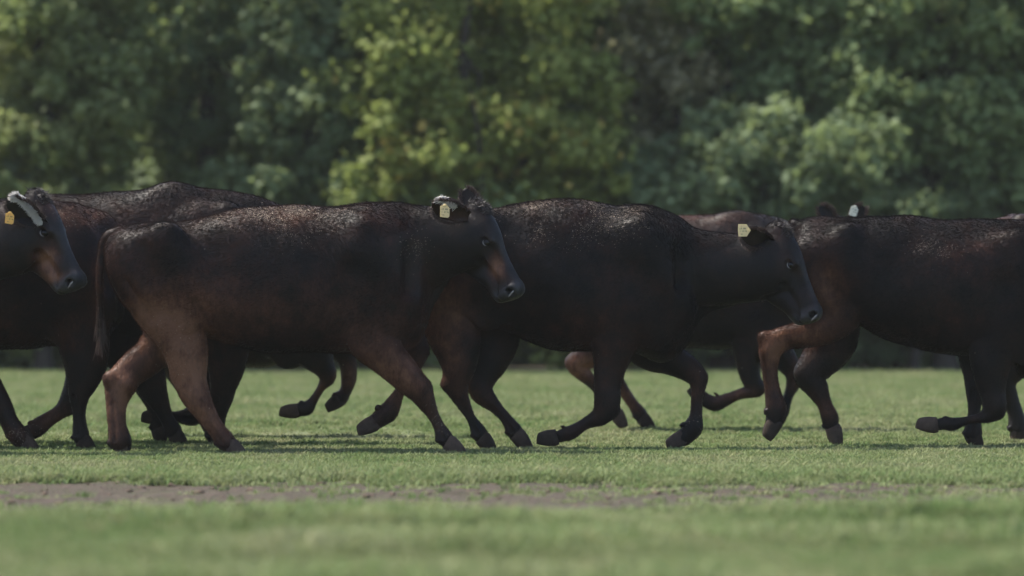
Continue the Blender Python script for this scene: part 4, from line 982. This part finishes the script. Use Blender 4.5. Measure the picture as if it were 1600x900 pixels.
def lobes(spec, x, Y):
    """crown lobes given where they are seen: (px, py, depth offset, rx, ry, rz)"""
    return [(px2x(px, Y + dy) - x, dy, pz(py, Y + dy), rx, ry, rz) for px, py, dy, rx, ry, rz in spec]
HEDGE = [
    # name, cat, label, Y, trunk px, lobes, kind, leaves per clump, leaf size, clumps, trunk radius
    ('hedge_tree', 'tree', 'olive green bushy tree at the far left, leafy nearly to the ground', 40.2, 70, [(40, 60, 0, .9, .8, .8), (120, 190, -.2, .8, .7, .7), (20, 290, -.3, .7, .7, .6), (90, 400, -.2, .9, .6, .6), (40, 480, -.1, .8, .5, .35), (170, 80, .3, .7, .6, .6), (60, -120, 0, 1.0, .9, 1.0)], 'olive', 95, .085, 360, .10),
    ('hedge_tree', 'tree', 'dark green tree left of the middle with deep shadow between its branches', 41.6, 320, [(260, 60, 0, .8, .7, .7), (400, 120, 0, .7, .7, .7), (230, 240, .2, .7, .7, .6), (330, 250, .6, .7, .7, .8), (380, 350, .4, .8, .6, .5), (300, 440, .3, 1.1, .7, .5), (320, -120, 0, 1.2, 1.0, 1.1)], 'dark', 85, .085, 300, .13),
    ('hedge_tree', 'tree', 'grey green tree between the dark one and the yellow green one', 40.6, 500, [(500, 50, 0, .8, .7, .6), (560, 160, -.1, .7, .6, .5), (470, 200, .0, .6, .6, .5), (430, 290, -.2, .55, .5, .4), (540, 290, -.2, .8, .6, .45), (500, 420, .1, .9, .5, .6), (540, -120, .2, 1.1, 1.0, 1.0)], 'grey', 95, .085, 330, .11),
    ('hedge_tree', 'tree', 'yellow green sunlit tree in the middle, the brightest of the row', 39.8, 760, [(720, 60, .3, .8, .7, .6), (640, 150, .2, .7, .6, .5), (700, 230, 0, .85, .6, .5), (840, 260, -.1, .8, .6, .45), (900, 150, .2, .5, .5, .6), (620, 270, -.2, .5, .5, .3), (800, 170, .1, .6, .6, .6), (780, -110, .4, 1.1, .9, 1.0)], 'yellow', 80, .090, 330, .10),
    ('bush', 'bush', 'light green low bush behind the dusty backed cow, reaching the grass', 39.9, 640, [(560, 470, 0, .7, .4, .40), (650, 500, -.1, .7, .4, .35), (740, 440, .1, .8, .5, .5), (700, 350, .1, .8, .5, .45)], 'mid', 85, .075, 170, .05),
    ('bush', 'bush', 'low bush under the belly of the cow right of the middle, yellowish', 40.0, 880, [(850, 520, 0, .5, .4, .3), (920, 500, .1, .6, .4, .4), (880, 400, .1, .9, .5, .5), (890, 330, 0, .6, .4, .3)], 'yellow', 70, .075, 130, .05),
    ('hedge_tree', 'tree', 'tree with a dry tan patch of leaves right of the middle', 40.7, 1010, [(1010, 90, 0, .55, .5, .5), (1060, 120, .1, .5, .5, .45), (960, 200, .0, .6, .5, .45), (1040, 215, .2, .5, .4, .4)], 'dry', 60, .075, 130, .07),
    ('hedge_tree', 'tree', 'tall mid green tree over the right of the middle, its branches spreading wide', 41.4, 1130, [(1000, 20, 0, .8, .7, .5), (1180, 40, -.2, .9, .8, .5), (1130, -60, 0, 1.1, .9, .8), (930, 60, .2, .6, .6, .6), (1280, 110, -.1, .8, .7, .5)], 'mid', 95, .085, 290, .14),
    ('hedge_tree', 'tree', 'rounded grey green bush behind the lowered head, below the dark hollow', 40.0, 1190, [(1120, 290, 0, .9, .7, .5), (1260, 260, -.1, .8, .6, .5), (1200, 230, .1, .7, .6, .4), (1080, 380, .1, .8, .6, .5), (1300, 330, .1, .8, .6, .5), (1190, 430, .3, 1.1, .6, .5), (1000, 330, .1, .6, .5, .45)], 'grey', 95, .085, 330, .10),
    ('hedge_tree', 'tree', 'mid green tree at the upper right with hanging leafy boughs', 40.9, 1480, [(1400, 60, 0, .8, .7, .6), (1540, 90, .1, .8, .7, .6), (1380, 180, -.2, .7, .6, .45), (1520, 200, -.1, .7, .6, .4), (1470, -80, 0, 1.1, .9, .8)], 'mid', 95, .085, 310, .13),
    ('bush', 'bush', 'pair of low leafy mounds behind the right cow, dark gap beside them', 40.6, 1430, [(1380, 280, 0, .6, .5, .35), (1470, 320, .1, .5, .5, .3), (1500, 360, .3, .7, .5, .4), (1390, 390, .2, .9, .5, .5)], 'grey', 80, .080, 150, .05),
    ('hedge_tree', 'tree', 'green tree at the right edge, dark below and lit above', 40.8, 1620, [(1630, 60, 0, .8, .7, .7), (1600, 180, -.2, .6, .6, .5), (1590, 310, 0, .5, .5, .4), (1680, 300, .1, .8, .7, .6), (1620, 420, .3, .8, .6, .5), (1640, -110, 0, 1.0, .9, .9)], 'mid', 85, .085, 270, .12),
]
for i, (nm, cat, lb, Y, tx, lo, kind, per, size, ncl, th) in enumerate(HEDGE):
    x = px2x(tx, Y); tree(nm, cat, lb, 'trees and bushes along the pasture edge', x, Y, lobes(lo, x, Y), kind, per, size, 200 + i * 7, ncl, th)
# wings of the row beyond both edges of the picture, and the darker wood behind
for i, (x, kind, lb) in enumerate(((-8.0, 'olive', 'olive tree of the row just outside the picture on the left'), (-10.6, 'mid', 'green tree of the row farther left outside the picture'), (8.2, 'grey', 'grey green tree of the row just outside the picture on the right'), (10.9, 'mid', 'green tree of the row farther right outside the picture'))):
    tree('hedge_tree', 'tree', lb, 'trees and bushes along the pasture edge', x, 41.2, [(0, 0, 1.2, 1.5, 1, 1.0), (.3, 0, 2.8, 1.6, 1.1, 1.1), (0, 0, 4.6, 1.4, 1.1, 1.2)], kind, 55, .13, 400 + i, 150, .13)
for i, (px_, Y, w_, lb) in enumerate(((40, 41.6, 1.0, 'dark shaded bush low down under the olive green tree'), (300, 42.4, 1.2, 'dark shaded bush low down under the dark green tree'), (1080, 41.6, .9, 'dark shaded bush low down behind the folded foreleg'), (1230, 41.4, .8, 'dark shaded bush low down behind the rusty brown hock'), (1400, 41.6, 1.0, 'dark shaded bush low down under the right cow belly'), (1590, 41.8, .9, 'dark shaded bush low down at the right edge'), (60, 43.6, 1.1, 'dark shaded bush in the gap under the far left trees'), (1440, 43.8, 1.2, 'dark shaded bush in the gap under the upper right trees'), (800, 43.6, 1.2, 'dark shaded bush in the gap behind the lighter low bushes'))):
    tree('bush', 'bush', lb, 'trees and bushes along the pasture edge', px2x(px_, Y), Y, [(-w_ * .5, 0, .35, w_ * .7, .5, .4), (w_ * .5, .1, .4, w_ * .7, .5, .45), (0, .2, .8, w_, .5, .5)], 'dark', 60, .09, 350 + i, 120, .04)
back = [(-9.5, 'tall dark tree standing at the left end of the wood behind'), (-6.7, 'tall dark tree in the wood behind the olive tree'), (-4.1, 'tall dark tree in the wood behind the dark gap'), (-1.6, 'tall dark tree in the wood behind the grey green tree'), (.8, 'tall dark tree in the wood behind the yellow green tree'), (3.0, 'tall dark tree in the wood behind the dark hollow right of the middle'), (5.4, 'tall dark tree in the wood behind the upper right boughs'), (8.0, 'tall dark tree in the wood behind the right edge tree'), (10.8, 'tall dark tree standing at the right end of the wood behind')]
for i, (x, lb) in enumerate(back):
    tree('woodland_tree', 'tree', lb, 'dark woodland trees behind the row', x, 45.0 + .5 * (i % 2), [(0, 0, 1.0, 1.7, .9, 1.0), (.2, 0, 2.6, 1.8, 1.0, 1.1), (-.2, .1, 4.4, 1.7, 1.1, 1.2), (0, 0, 6.2, 1.4, 1.1, 1.2)], 'dark', 48, .19, 500 + i, 480, .2, cr=(.3, .6))

# ------------------------------------------------------------------ the herd
import os, time
_t = time.time()
for k_ in 'BCDAGEHFK':
    cow(COWS[k_])
print('cows', time.time() - _t)

# ------------------------------------------------------------------ summer haze: the wood fades a little, near things stay clear
hm = bpy.data.materials.new('haze'); hm.use_nodes = True; t = hm.node_tree; t.nodes.clear()
o_ = t.nodes.new('ShaderNodeOutputMaterial'); v_ = t.nodes.new('ShaderNodeVolumePrincipled'); t.links.new(v_.outputs[0], o_.inputs['Volume'])
v_.inputs['Color'].default_value = (.86, .88, .86, 1); v_.inputs['Density'].default_value = .00031
bm = bmesh.new(); bmesh.ops.create_cube(bm, size=1); hme = bpy.data.meshes.new('haze'); bm.to_mesh(hme); bm.free()
ho = obj('haze', hme, hm); ho.scale = (60, 110, 14); ho.location = (0, 30, 6); tag(ho, 'thin pale haze in the air over the pasture', 'haze', kind='stuff')
print('all', time.time() - _t)
